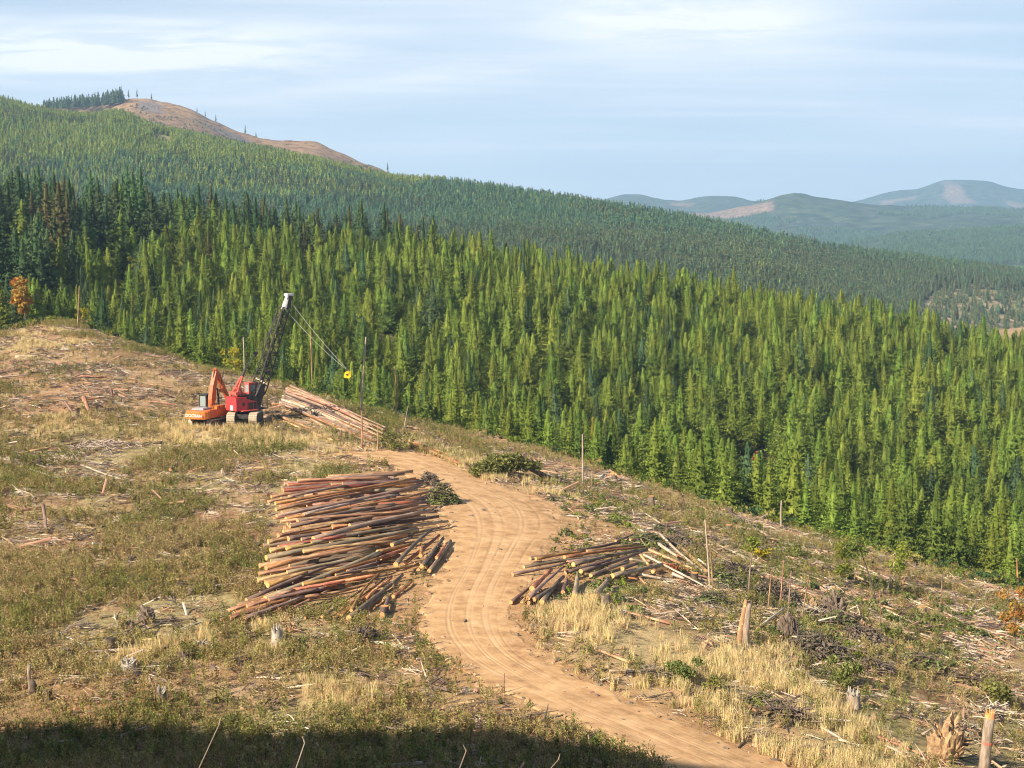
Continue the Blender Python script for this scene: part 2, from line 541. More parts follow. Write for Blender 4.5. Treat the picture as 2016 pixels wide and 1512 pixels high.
def seg_dist(px, py, poly, closed=True):
    best = np.full(np.shape(px), 1e9)
    n = len(poly)
    for i in range(n if closed else n - 1):
        x0, y0 = poly[i]; x1, y1 = poly[(i + 1) % n]
        dxx, dyy = x1 - x0, y1 - y0
        t = np.clip(((px - x0) * dxx + (py - y0) * dyy) / (dxx * dxx + dyy * dyy + 1e-12), 0, 1)
        best = np.minimum(best, np.hypot(px - x0 - t * dxx, py - y0 - t * dyy))
    return best


def raycast0(px, py, Hf, h=0.0):
    b = (756 - py) / F; a = (px - 1008) / F
    fy = math.cos(PITCH) + b * math.sin(PITCH)
    fz = b * math.cos(PITCH) - math.sin(PITCH)
    Ys = np.concatenate([np.arange(58, 260, 0.25), np.arange(260, 900, 1.0)])
    xs = a / fy * Ys; zs = fz / fy * Ys
    g = Hf(xs, Ys) + h
    k = np.argmax(zs <= g)
    if zs[k] > g[k]: k = len(Ys) - 1
    if k > 0:
        f0 = zs[k - 1] - g[k - 1]; f1 = zs[k] - g[k]
        t = f0 / (f0 - f1 + 1e-12)
        Y = Ys[k - 1] + t * (Ys[k] - Ys[k - 1])
    else:
        Y = Ys[0]
    return Vector((a / fy * Y, Y, fz / fy * Y))


_L, _R = road_dist_fn()
RL = [raycast0(p[0], p[1], H0) for p in _L]
RR = [raycast0(p[0], p[1], H0) for p in _R]


def smooth_line(P, n=6):
    res = []
    for i in range(len(P) - 1):
        p0 = P[max(i - 1, 0)]; p1 = P[i]; p2 = P[i + 1]; p3 = P[min(i + 2, len(P) - 1)]
        for k in range(n):
            t = k / n
            res.append(0.5 * ((2 * p1) + (-p0 + p2) * t + (2 * p0 - 5 * p1 + 4 * p2 - p3) * t * t + (-p0 + 3 * p1 - 3 * p2 + p3) * t ** 3))
    res.append(P[-1])
    return res


RL = smooth_line(RL, 8); RR = smooth_line(RR, 8)
ROAD_POLY = [(p.x, p.y) for p in RL] + [(p.x, p.y) for p in reversed(RR)]


def road_sd(x, y):
    """signed distance to the road: negative inside"""
    x = np.asarray(x, float); y = np.asarray(y, float)
    res = np.full(x.shape, 50.0)
    m = (x > -40) & (x < 45) & (y > 50) & (y < 190)
    if m.any():
        xm, ym = x[m], y[m]
        d = seg_dist(xm, ym, ROAD_POLY)
        res[m] = np.where(in_poly(xm, ym, ROAD_POLY), -d, d)
    return res


def H(x, y):
    x = np.asarray(x, float); y = np.asarray(y, float)
    z = H0(x, y)
    w = np.clip((road_sd(x, y) + 0.5) / 4.0, 0, 1)
    # the machines' landing is graded flat
    lw = np.clip((np.hypot((x + 32) / 9.0, (y - 181) / 7.0) - 1.0), 0, 1)
    fade = np.clip((1000 - y) / 500, 0, 1)
    return z + ground_bumps(x, y) * (0.12 + 0.88 * w) * (0.2 + 0.8 * lw) * fade


def Hs(x, y):
    return float(H(np.array([x]), np.array([y]))[0])


def G(px, py, h=0.0):
    return raycast0(px, py, H, h)


def to_px(x, y, z):
    cp, sp = math.cos(PITCH), math.sin(PITCH)
    d = y * cp - z * sp
    return 1008 + F * x / d, 756 - F * (y * sp + z * cp) / d


def normal_at(x, y, e=0.6):
    return Vector((-(Hs(x + e, y) - Hs(x - e, y)) / (2 * e), -(Hs(x, y + e) - Hs(x, y - e)) / (2 * e), 1)).normalized()


# ------------------------------------------------------------------ ground zones (where soil, straw, weeds and slash lie)
STRAW = [[(1010, 1190), (1170, 1165), (1330, 1250), (1560, 1290), (1680, 1370), (1800, 1540), (1560, 1540), (1330, 1410), (1150, 1330), (1030, 1260)],
         [(720, 872), (830, 878), (930, 918), (1110, 945), (1120, 975), (930, 952), (760, 905)],
         [(290, 1262), (400, 1238), (430, 1262), (310, 1300), (180, 1325)],
         [(600, 1362), (740, 1355), (760, 1385), (620, 1395)], [(520, 1240), (580, 1225), (570, 1300), (490, 1310)],
         [(0, 660), (120, 655), (170, 690), (30, 700)], [(150, 815), (330, 835), (620, 845), (700, 870), (420, 885), (230, 850), (40, 850), (0, 880), (0, 835)]]
BARE = [[(0, 650), (140, 640), (330, 710), (540, 770), (620, 800), (560, 835), (360, 822), (0, 815)],
        [(1060, 985), (1250, 1010), (1280, 1060), (1060, 1130)], [(1210, 1170), (1420, 1150), (1450, 1210), (1280, 1230)],
        [(700, 1140), (860, 1090), (860, 1290), (760, 1290)]]
SLASH = [[(0, 640), (540, 760), (560, 830), (0, 820)], [(0, 860), (330, 870), (560, 930), (520, 1080), (0, 1100)],
         [(540, 760), (800, 830), (1300, 960), (2016, 1170), (2016, 1320), (1500, 1240), (1240, 1020), (900, 900), (620, 860)],
         [(1260, 1030), (1500, 1060), (1760, 1200), (1780, 1330), (1500, 1300), (1260, 1150)]]


def soft_zone(px, py, polys, soft):
    w = np.zeros(np.shape(px))
    for p in polys:
        d = seg_dist(px, py, p)
        d = np.where(in_poly(px, py, p), d, -d)
        w = np.maximum(w, np.clip(0.5 + d / soft, 0, 1))
    return w


def zones(x, y, z):
    px, py = to_px(x, y, z)
    jx = (vnoise(x, y, 5, 41) - 0.5) * 90; jy = (vnoise(x, y, 5, 43) - 0.5) * 45
    qx, qy = px + jx, py + jy
    return px, py, soft_zone(qx, qy, STRAW, 26), soft_zone(qx, qy, BARE, 40), soft_zone(qx, qy, SLASH, 60)


# ------------------------------------------------------------------ ground sheet
ys = np.concatenate([np.arange(-260, 0, 12), np.arange(0, 60, 2.0), np.arange(60, 130, 0.32), np.arange(130, 205, 0.5),
                     np.arange(205, 480, 3.0), np.arange(480, 1200, 14), np.geomspace(1200, 16000, 40)])
cs = np.concatenate([np.linspace(-1.6, -0.42, 40)[:-1], np.linspace(-0.42, 0.42, 330), np.linspace(0.42, 1.6, 40)[1:]])
YY, CC = np.meshgrid(ys, cs, indexing='ij')
XX = CC * np.maximum(YY, 95 + 0 * YY)
XX = np.where((YY < 95), CC * 95 * np.where(np.abs(CC) > 0.5, 1 + 2 * (np.abs(CC) - 0.5), 1), XX)
ZZ = H(XX, YY)
nr, ncol = YY.shape
V = np.stack([XX, YY, ZZ], -1).reshape(-1, 3)
ii, jj = np.meshgrid(np.arange(nr - 1), np.arange(ncol - 1), indexing='ij')
a = (ii * ncol + jj).ravel()
Fq = np.stack([a, a + 1, a + ncol + 1, a + ncol], -1)


def attr(me, name, vals):
    at = me.attributes.new(name, 'FLOAT', 'POINT')
    at.data.foreach_set('value', np.asarray(vals, np.float32).ravel())


def ground_material():
    m = bpy.data.materials.new('ground_soil'); m.use_nodes = True
    n, l = m.node_tree.nodes, m.node_tree.links
    p = n['Principled BSDF']; p.inputs['Roughness'].default_value = 0.95; p.inputs['Specular IOR Level'].default_value = 0.1
    t = N('ShaderNodeTexCoord', n)

    def noise(sc, det=6, ro=0.6):
        z = N('ShaderNodeTexNoise', n); z.inputs['Scale'].default_value = sc
        z.inputs['Detail'].default_value = det; z.inputs['Roughness'].default_value = ro
        l.new(t.outputs['Object'], z.inputs[0]); return z.outputs['Fac']

    def ramp(f, stops):
        r = N('ShaderNodeValToRGB', n)
        while len(r.color_ramp.elements) > 1: r.color_ramp.elements.remove(r.color_ramp.elements[-1])
        r.color_ramp.elements[0].position = stops[0][0]; r.color_ramp.elements[0].color = (*stops[0][1], 1)
        for q, c in stops[1:]:
            e = r.color_ramp.elements.new(q); e.color = (*c, 1)
        l.new(f, r.inputs[0]); return r.outputs[0]

    def mix(f, A, B):
        x = N('ShaderNodeMix', n, data_type='RGBA')
        l.new(f, x.inputs[0]); l.new(A, x.inputs[6]); l.new(B, x.inputs[7]); return x.outputs[2]

    def at(nm):
        x = N('ShaderNodeAttribute', n); x.attribute_name = nm; return x.outputs['Fac']
    soil = ramp(noise(0.25, 9, 0.68), [(0.32, (0.22, 0.12, 0.065)), (0.44, (0.38, 0.225, 0.12)), (0.54, (0.50, 0.32, 0.175)), (0.68, (0.58, 0.41, 0.24))])
    red = ramp(noise(0.9, 6, 0.7), [(0.4, (0.33, 0.145, 0.075)), (0.6, (0.46, 0.24, 0.13))])
    grassy = ramp(noise(1.1, 8, 0.75), [(0.30, (0.18, 0.13, 0.060)), (0.45, (0.35, 0.27, 0.12)), (0.57, (0.49, 0.39, 0.185)), (0.72, (0.62, 0.50, 0.27))])
    straw = ramp(noise(2.5, 8, 0.75), [(0.3, (0.40, 0.28, 0.13)), (0.6, (0.66, 0.50, 0.25))])
    duff = ramp(noise(0.5, 5, 0.6), [(0.35, (0.06, 0.05, 0.025)), (0.55, (0.14, 0.12, 0.05)), (0.7, (0.26, 0.19, 0.11))])
    c = mix(at('grassy'), soil, grassy)
    c = mix(at('redsoil'), c, red)
    c = mix(at('straw'), c, straw)
    c = mix(at('dirt'), c, ramp(noise(0.7, 9, 0.7), [(0.33, (0.36, 0.20, 0.095)), (0.5, (0.55, 0.33, 0.16)), (0.66, (0.70, 0.45, 0.235))]))
    c = mix(at('woods'), c, duff)
    l.new(c, p.inputs['Base Color'])
    bp = N('ShaderNodeBump', n); bp.inputs['Strength'].default_value = 0.9; bp.inputs['Distance'].default_value = 0.35
    l.new(noise(1.6, 10, 0.75), bp.inputs['Height']); l.new(bp.outputs[0], p.inputs['Normal'])
    return m


gx, gy, gz = V[:, 0], V[:, 1], V[:, 2]
gyc = np.maximum(gy, 30)
zpx, zpy, z_st, z_ba, z_sl = zones(gx, gyc, gz)
CR_U = np.array([col_u(c[0]) for c in CREST]); CR_Y = np.array([c[1] for c in CREST], float)


def crest_y(x, y):
    return np.interp(x / np.maximum(y, 60), CR_U, CR_Y)


g_woods = np.clip((gy - crest_y(gx, gy) - 3) / 5, 0, 1) * np.clip((1150 - gy) / 150, 0, 1)
n1 = fbm(gx, gy, 9, 61, 4)
g_grass = np.clip((n1 - 0.36) * 6, 0, 1) * (1 - z_ba * 0.8) * np.clip((road_sd(gx, gyc) - 0.4) / 3, 0, 1)
g_red = np.clip((fbm(gx, gy, 11, 71, 4) - 0.60) * 9, 0, 1) * 0.8
ground = mesh_obj('ground', V, Fq, [ground_material()], smooth=True)
attr(ground.data, 'grassy', g_grass); attr(ground.data, 'straw', z_st * 0.85)
attr(ground.data, 'woods', g_woods); attr(ground.data, 'redsoil', g_red * 0.55)
_rd = road_sd(gx, gyc)
_dn = fbm(gx, gy, 3.5, 95, 4)
attr(ground.data, 'dirt', np.clip(np.where(gy < 160, z_ba * 0.75, z_ba * 0.35) + 1.65 - _rd / 3.8 + (_dn - 0.5) * 2.4, 0, 1) * (np.abs(_rd) < 12) * (1.0 - 0.4 * z_st * (_rd > 1.5)))
tag(ground, kind='structure')


def road_material():
    m = mat('road_dirt', (0.36, 0.20, 0.095), (0.70, 0.45, 0.235), 0.7, c3=(0.55, 0.33, 0.16), lo=0.33, hi=0.66, rough=0.95, detail=9, spec=0.1, bump=0.7, bscale=5)
    for q_ in m.node_tree.nodes:
        if q_.type == 'TEX_NOISE' and abs(q_.inputs['Scale'].default_value - 0.7) < 0.01: q_.inputs['Roughness'].default_value = 0.7
    n, l = m.node_tree.nodes, m.node_tree.links
    p = [q for q in n if q.type == 'BSDF_PRINCIPLED'][0]
    base = p.inputs['Base Color'].links[0].from_socket
    # wheel tracks follow the lane coordinate stored on the sheet
    a0 = N('ShaderNodeAttribute', n); a0.attribute_name = 'pack'
    x0 = N('ShaderNodeMix', n, data_type='RGBA'); l.new(a0.outputs['Fac'], x0.inputs[0]); l.new(base, x0.inputs[6]); x0.inputs[7].default_value = (0.74, 0.49, 0.27, 1)
    base = x0.outputs[2]
    a1 = N('ShaderNodeAttribute', n); a1.attribute_name = 'rut'
    x = N('ShaderNodeMix', n, data_type='RGBA'); l.new(a1.outputs['Fac'], x.inputs[0])
    l.new(base, x.inputs[6]); x.inputs[7].default_value = (0.40, 0.235, 0.12, 1)
    l.new(x.outputs[2], p.inputs['Base Color'])
    return m


def build_road():
    nl = len(RL); nc = 110
    rows = []; sub = 3
    idx = np.linspace(0, nl - 1, (nl - 1) * sub + 1)
    Lx = np.interp(idx, range(nl), [p.x for p in RL]); Ly = np.interp(idx, range(nl), [p.y for p in RL])
    Rx = np.interp(idx, range(nl), [p.x for p in RR]); Ry = np.interp(idx, range(nl), [p.y for p in RR])
    w = np.linspace(-0.10, 1.10, nc)
    X = Lx[:, None] * (1 - w) + Rx[:, None] * w; Y = Ly[:, None] * (1 - w) + Ry[:, None] * w
    edge = np.minimum(w + 0.10, 1.10 - w)[None, :] * 8 + (fbm(X, Y, 1.6, 91, 5) - 0.5) * 3.2
    lift = np.clip((edge - 0.50) * 0.22, -0.35, 0.035)
    lane = w[None, :] + 0.04 * (vnoise(idx[:, None] * np.ones_like(w), w[None] * 0 + 3, 14, 5) - 0.5)
    rut = np.zeros_like(X)
    for c, s in ((0.22, 0.010), (0.27, 0.008), (0.40, 0.010), (0.47, 0.008), (0.62, 0.010), (0.68, 0.008), (0.80, 0.012)):
        rut += np.exp(-((lane - c - 0.02 * np.sin(idx[:, None] / 9.0 + c * 20)) / s) ** 2)
    pack = np.zeros_like(X)
    for c, s in ((0.24, 0.055), (0.44, 0.05), (0.65, 0.055)):
        pack += np.exp(-((lane - c - 0.02 * np.sin(idx[:, None] / 9.0 + c * 20)) / s) ** 2)
    pack = np.clip(pack * (0.15 + 0.9 * fbm(X, Y, 6, 19, 4)), 0, 1) * 0.55
    rut *= 0.10 + 1.0 * vnoise(X, Y, 6, 15) * (0.5 + vnoise(X, Y, 0.7, 16))
    Z = H(X, Y) + 0.03 + lift - 0.035 * np.clip(rut, 0, 1) + 0.06 * (fbm(X, Y, 0.8, 33, 3) - 0.5)
    nr_, nc_ = X.shape
    i_, j_ = np.meshgrid(np.arange(nr_ - 1), np.arange(nc_ - 1), indexing='ij')
    a_ = (i_ * nc_ + j_).ravel()
    Fq_ = np.stack([a_, a_ + nc_, a_ + nc_ + 1, a_ + 1], -1)
    o = mesh_obj('dirt_road', np.stack([X, Y, Z], -1).reshape(-1, 3), Fq_, [road_material()], smooth=True)
    attr(o.data, 'pack', pack)
    attr(o.data, 'rut', np.clip(rut, 0, 1).ravel() * 0.55)
    tag(o, kind='structure')


build_road()

# ------------------------------------------------------------------ far hills


def px_to_xy(px, Y, py=400):
    return col_u(px, py) * Y


def hill_mat(name, stops, scale, haze_bump=0.5, bare=None):
    m = bpy.data.materials.new(name); m.use_nodes = True
    n, l = m.node_tree.nodes, m.node_tree.links
    p = n['Principled BSDF']; p.inputs['Roughness'].default_value = 0.95; p.inputs['Specular IOR Level'].default_value = 0.05
    t = N('ShaderNodeTexCoord', n)
    z = N('ShaderNodeTexNoise', n); z.inputs['Scale'].default_value = scale; z.inputs['Detail'].default_value = 10
    z.inputs['Roughness'].default_value = 0.7
    l.new(t.outputs['Object'], z.inputs[0])
    r = N('ShaderNodeValToRGB', n)
    r.color_ramp.elements[0].position = stops[0][0]; r.color_ramp.elements[0].color = (*stops[0][1], 1)
    r.color_ramp.elements[1].position = stops[1][0]; r.color_ramp.elements[1].color = (*stops[1][1], 1)
    for q, c in stops[2:]:
        e = r.color_ramp.elements.new(q); e.color = (*c, 1)
    l.new(z.outputs['Fac'], r.inputs[0])
    c = r.outputs[0]
    if bare:
        at = N('ShaderNodeAttribute', n); at.attribute_name = 'bare'
        z2 = N('ShaderNodeTexNoise', n); z2.inputs['Scale'].default_value = scale * 2.5; z2.inputs['Detail'].default_value = 8
        l.new(t.outputs['Object'], z2.inputs[0])
        r2 = N('ShaderNodeValToRGB', n)
        r2.color_ramp.elements[0].position = 0.38; r2.color_ramp.elements[0].color = (*bare[0], 1)
        r2.color_ramp.elements[1].position = 0.62; r2.color_ramp.elements[1].color = (*bare[1], 1)
        l.new(z2.outputs['Fac'], r2.inputs[0])
        x = N('ShaderNodeMix', n, data_type='RGBA')
        l.new(at.outputs['Fac'], x.inputs[0]); l.new(c, x.inputs[6]); l.new(r2.outputs[0], x.inputs[7]); c = x.outputs[2]
    l.new(c, p.inputs['Base Color'])
    return m


def ridge(name, sky_pts, foot, material, nx=240, ny=90, rough_amp=1.0, gully=0.0, seed=1, bare_polys=None, gscale=None, drop=0, prof=0.85, offs=0.0):
    """sky_pts: (px, py, Y) of the crest; foot: list of (px, Y, z)"""
    sp = np.array(sky_pts, float)
    px = np.linspace(sp[0, 0], sp[-1, 0], nx)
    py = np.interp(px, sp[:, 0], sp[:, 1]) + offs
    # soften polyline corners
    ker = np.array([1, 2, 3, 2, 1]) / 9.0
    py = np.convolve(np.pad(py, 2, mode='edge'), ker, mode='valid')
    Yc = np.interp(px, sp[:, 0], sp[:, 2])
    zc = np.array([row_e(q) for q in py]) * Yc
    ft = np.array(foot, float)
    Yf = np.interp(px, ft[:, 0], ft[:, 1]); zf = np.interp(px, ft[:, 0], ft[:, 2])
    s = np.concatenate([np.linspace(0, 1, ny), np.linspace(1.02, 1.5, 12)])
    Yg = Yf[:, None] + (Yc - Yf)[:, None] * s
    shp = np.where(s <= 1, s ** prof, 1 - (s - 1) * 1.6)
    Zg = zf[:, None] + (zc - zf)[:, None] * shp
    Xg = np.array([col_u(p, q) for p, q in zip(px, py)])[:, None] * Yg
    gs = gscale or (Yc.mean() * 0.18)
    w = np.clip(s * (1 - s) * 4, 0, 1)
    Zg = Zg + gully * (fbm(Xg, Yg, gs, seed, 5) - 0.5) * np.sqrt(np.clip(w, 0.0, 1))[None]
    Zg = Zg + rough_amp * (fbm(Xg, Yg, gs * 0.08, seed + 5, 3) - 0.5)
    nr_, nc_ = Xg.shape
    i_, j_ = np.meshgrid(np.arange(nr_ - 1), np.arange(nc_ - 1), indexing='ij')
    a_ = (i_ * nc_ + j_).ravel()
    o = mesh_obj(name, np.stack([Xg, Yg, Zg], -1).reshape(-1, 3), np.stack([a_, a_ + nc_, a_ + nc_ + 1, a_ + 1], -1), [material], smooth=True)
    tag(o, kind='structure')
    if bare_polys:
        qx, qy = to_px(Xg, Yg, Zg)
        jx = (fbm(Xg, Yg, gs * 0.2, 3, 3) - 0.5) * 40; jy = (fbm(Xg, Yg, gs * 0.2, 4, 3) - 0.5) * 20
        attr(o.data, 'bare', soft_zone(qx + jx, qy + jy, bare_polys, 6))
    else:
        attr(o.data, 'bare', np.zeros(Xg.size))
    return o, (px, Xg, Yg, Zg, s)


forest_stops = [(0.30, (0.035, 0.060, 0.025)), (0.50, (0.06, 0.095, 0.035)), (0.66, (0.11, 0.13, 0.05))]
HF = hill_mat('forest_floor_far', [(0.30, (0.04, 0.055, 0.02)), (0.52, (0.09, 0.11, 0.035)), (0.70, (0.20, 0.17, 0.08))], 0.03, bare=((0.26, 0.22, 0.10), (0.46, 0.36, 0.22)))
HB = hill_mat('bare_hill', [(0.36, (0.11, 0.070, 0.045)), (0.46, (0.25, 0.155, 0.090)), (0.55, (0.36, 0.235, 0.135)), (0.66, (0.20, 0.16, 0.10))], 0.09, bare=((0.14, 0.12, 0.11), (0.27, 0.22, 0.20)))
HD = hill_mat('distant_forest', [(0.36, (0.018, 0.036, 0.026)), (0.46, (0.042, 0.070, 0.044)), (0.55, (0.066, 0.100, 0.058)), (0.66, (0.14, 0.15, 0.085))], 0.022, bare=((0.17, 0.12, 0.09), (0.33, 0.235, 0.18)))

L2_SKY = [(-700, 110, 1500), (-300, 140, 1480), (0, 181, 1450), (60, 200, 1440), (130, 214, 1430), (175, 219, 1420), (230, 209, 1420), (300, 240, 1400), (420, 270, 1380),
          (550, 297, 1360), (700, 331, 1340), (790, 348, 1330), (850, 350, 1320), (1000, 368, 1300), (1200, 398, 1300), (1400, 430, 1300), (1600, 470, 1350), (1800, 502, 1450), (2016, 528, 1550), (2300, 555, 1600), (2700, 570, 1600)]
hillside, L2 = ridge('hillside', L2_SKY, [(-700, 620, -40), (300, 640, -45), (1000, 660, -56), (1500, 760, -74), (2016, 1250, -84), (2700, 1300, -86)], HF, 420, 130, 1.5, 34, 21, offs=11,
                     bare_polys=[[(85, 240), (270, 246), (275, 252), (90, 247)], [(300, 262), (345, 272), (330, 286), (305, 280)], [(1790, 610), (1815, 580), (1840, 560), (1900, 556), (2100, 562), (2100, 700), (1700, 690)]], prof=0.95)
L3_SKY = [(-500, 230, 2150), (0, 222, 2150), (60, 214, 2150), (100, 210, 2150), (170, 207, 2150), (215, 201, 2120), (240, 195, 2100), (262, 192, 2100), (300, 197, 2100), (340, 205, 2080), (380, 217, 2060), (420, 238, 2040),
          (480, 264, 2020), (510, 272, 2000), (545, 276, 2000), (600, 277, 2000), (625, 280, 2000), (650, 292, 1980), (700, 314, 1960), (740, 328, 1940), (765, 338, 1920), (800, 352, 1900), (900, 380, 1900), (1100, 430, 1900)]
bare_hill, L3 = ridge('bare_hill', L3_SKY, [(-500, 1480, 20), (300, 1450, 20), (800, 1420, -20), (1100, 1400, -50)], HB, 320, 80, 5.5, 44, 31,
                      bare_polys=[[(265, 197), (300, 200), (330, 225), (290, 222)], [(380, 235), (430, 250), (500, 275), (540, 300), (470, 285)]], prof=0.75)
hillA, LA = ridge('distant_hill', [(1100, 440, 5000), (1250, 420, 5000), (1400, 418, 5000), (1480, 402, 5000), (1530, 388, 5000), (1570, 384, 5000), (1620, 391, 5000), (1700, 400, 5000), (1800, 406, 5000), (1900, 408, 5000), (2016, 413, 5000), (2400, 425, 5000)],
                  [(1100, 3600, -120), (2400, 3600, -120)], HD, 320, 90, 14, 170, 41, bare_polys=[[(1350, 415), (1440, 405), (1528, 396), (1520, 418), (1440, 432), (1360, 432)]])
hillA2, LA2 = ridge('low_distant_hill', [(1500, 520, 3300), (1680, 480, 3300), (1760, 460, 3300), (1860, 455, 3300), (1950, 450, 3300), (2060, 447, 3300), (2400, 440, 3300)],
                    [(1500, 2400, -100), (2400, 2400, -100)], HD, 220, 70, 8, 100, 43, bare_polys=[[(1940, 462), (2016, 465), (2016, 475), (1970, 470)]])
hillB, LB = ridge('far_ridge', [(1000, 440, 7000), (1150, 404, 7000), (1200, 390, 7000), (1228, 382, 7000), (1260, 383, 7000), (1300, 391, 7000), (1335, 396, 7000), (1380, 387, 7000), (1410, 384, 7000), (1450, 388, 7000), (1490, 396, 7000), (1560, 404, 7000), (1700, 410, 7000), (2300, 430, 7000)],
                  [(1000, 5600, -100), (2300, 5600, -100)], HD, 300, 60, 16, 150, 51, bare_polys=[[(1325, 398), (1360, 401), (1350, 406), (1310, 404)]])
hillC, LC = ridge('far_mountain', [(1500, 420, 9000), (1600, 408, 9000), (1690, 396, 9000), (1730, 383, 9000), (1770, 374, 9000), (1810, 370, 9000), (1850, 357, 9000), (1880, 353, 9000), (1920, 354, 9000), (1950, 358, 9000), (1985, 368, 9000), (2016, 372, 9000), (2200, 385, 9000), (2600, 420, 9000)],
                  [(1500, 7300, -100), (2600, 7300, -100)], HD, 300, 70, 20, 330, 61, bare_polys=[[(1860, 362), (1890, 361), (1905, 378), (1925, 398), (1880, 398), (1860, 380)], [(1720, 396), (1800, 384), (1795, 392), (1730, 402)], [(1985, 392), (2016, 398), (2016, 404), (1985, 402)]])

# haze: even pale air round the camera and everything
hz = MB().box((500, 5600, 160), (17000, 12600, 640)).build('haze', mat('haze_air', (0.8, 0.8, 0.8)))
m = hz.data.materials[0]; n, l = m.node_tree.nodes, m.node_tree.links
n.clear()
vo = N('ShaderNodeOutputMaterial', n); pv = N('ShaderNodeVolumePrincipled', n)
pv.inputs['Color'].default_value = (0.46, 0.70, 1.0, 1)
pv.inputs['Density'].default_value = 0.00012
pv.inputs['Anisotropy'].default_value = 0.1
l.new(pv.outputs[0], vo.inputs['Volume'])
tag(hz, 'thin blue haze hanging in the valley air', 'haze', kind='stuff')
S.cycles.volume_step_rate = 1.0

# ------------------------------------------------------------------ scattering


def scatter(name, label, cat, P, R, Sc, Ix, sources, group=None):
    """one stuff object: sources instanced on points"""
    me = bpy.data.meshes.new(name)
    P = np.asarray(P, np.float32)
    me.vertices.add(len(P)); me.vertices.foreach_set('co', P.ravel())
    at = me.attributes.new('rot', 'FLOAT_VECTOR', 'POINT'); at.data.foreach_set('vector', np.asarray(R, np.float32).ravel())
    at = me.attributes.new('scl', 'FLOAT_VECTOR', 'POINT'); at.data.foreach_set('vector', np.asarray(Sc, np.float32).ravel())
    at = me.attributes.new('idx', 'INT', 'POINT'); at.data.foreach_set('value', np.asarray(Ix, np.int32))
    o = bpy.data.objects.new(name, me); COL.objects.link(o)
    coll = bpy.data.collections.new(name + '_kinds')
    for k, s in enumerate(sources):
        so = bpy.data.objects.new('%s_kind_%02d' % (name, k), s); coll.objects.link(so)
    ng = bpy.data.node_groups.new(name + '_nodes', 'GeometryNodeTree')
    ng.interface.new_socket('Geometry', in_out='INPUT', socket_type='NodeSocketGeometry')
    ng.interface.new_socket('Geometry', in_out='OUTPUT', socket_type='NodeSocketGeometry')
    nn, ll = ng.nodes, ng.links
    gi = nn.new('NodeGroupInput'); go = nn.new('NodeGroupOutput')
    ci = nn.new('GeometryNodeCollectionInfo'); ci.inputs['Collection'].default_value = coll
    ci.inputs['Separate Children'].default_value = True; ci.inputs['Reset Children'].default_value = True
    ip = nn.new('GeometryNodeInstanceOnPoints'); ip.inputs['Pick Instance'].default_value = True

    def named(nm, dt):
        a_ = nn.new('GeometryNodeInputNamedAttribute'); a_.data_type = dt; a_.inputs['Name'].default_value = nm
        return a_.outputs[0]
    ll.new(gi.outputs[0], ip.inputs['Points']); ll.new(ci.outputs[0], ip.inputs['Instance'])
    ll.new(named('idx', 'INT'), ip.inputs['Instance Index'])
    er = nn.new('FunctionNodeEulerToRotation')
    ll.new(named('rot', 'FLOAT_VECTOR'), er.inputs[0]); ll.new(er.outputs[0], ip.inputs['Rotation'])
    ll.new(named('scl', 'FLOAT_VECTOR'), ip.inputs['Scale'])
    ll.new(ip.outputs[0], go.inputs[0])
    md = o.modifiers.new('scatter', 'NODES'); md.node_group = ng
    tag(o, label, cat, group, 'stuff')
    return o


# ------------------------------------------------------------------ conifers


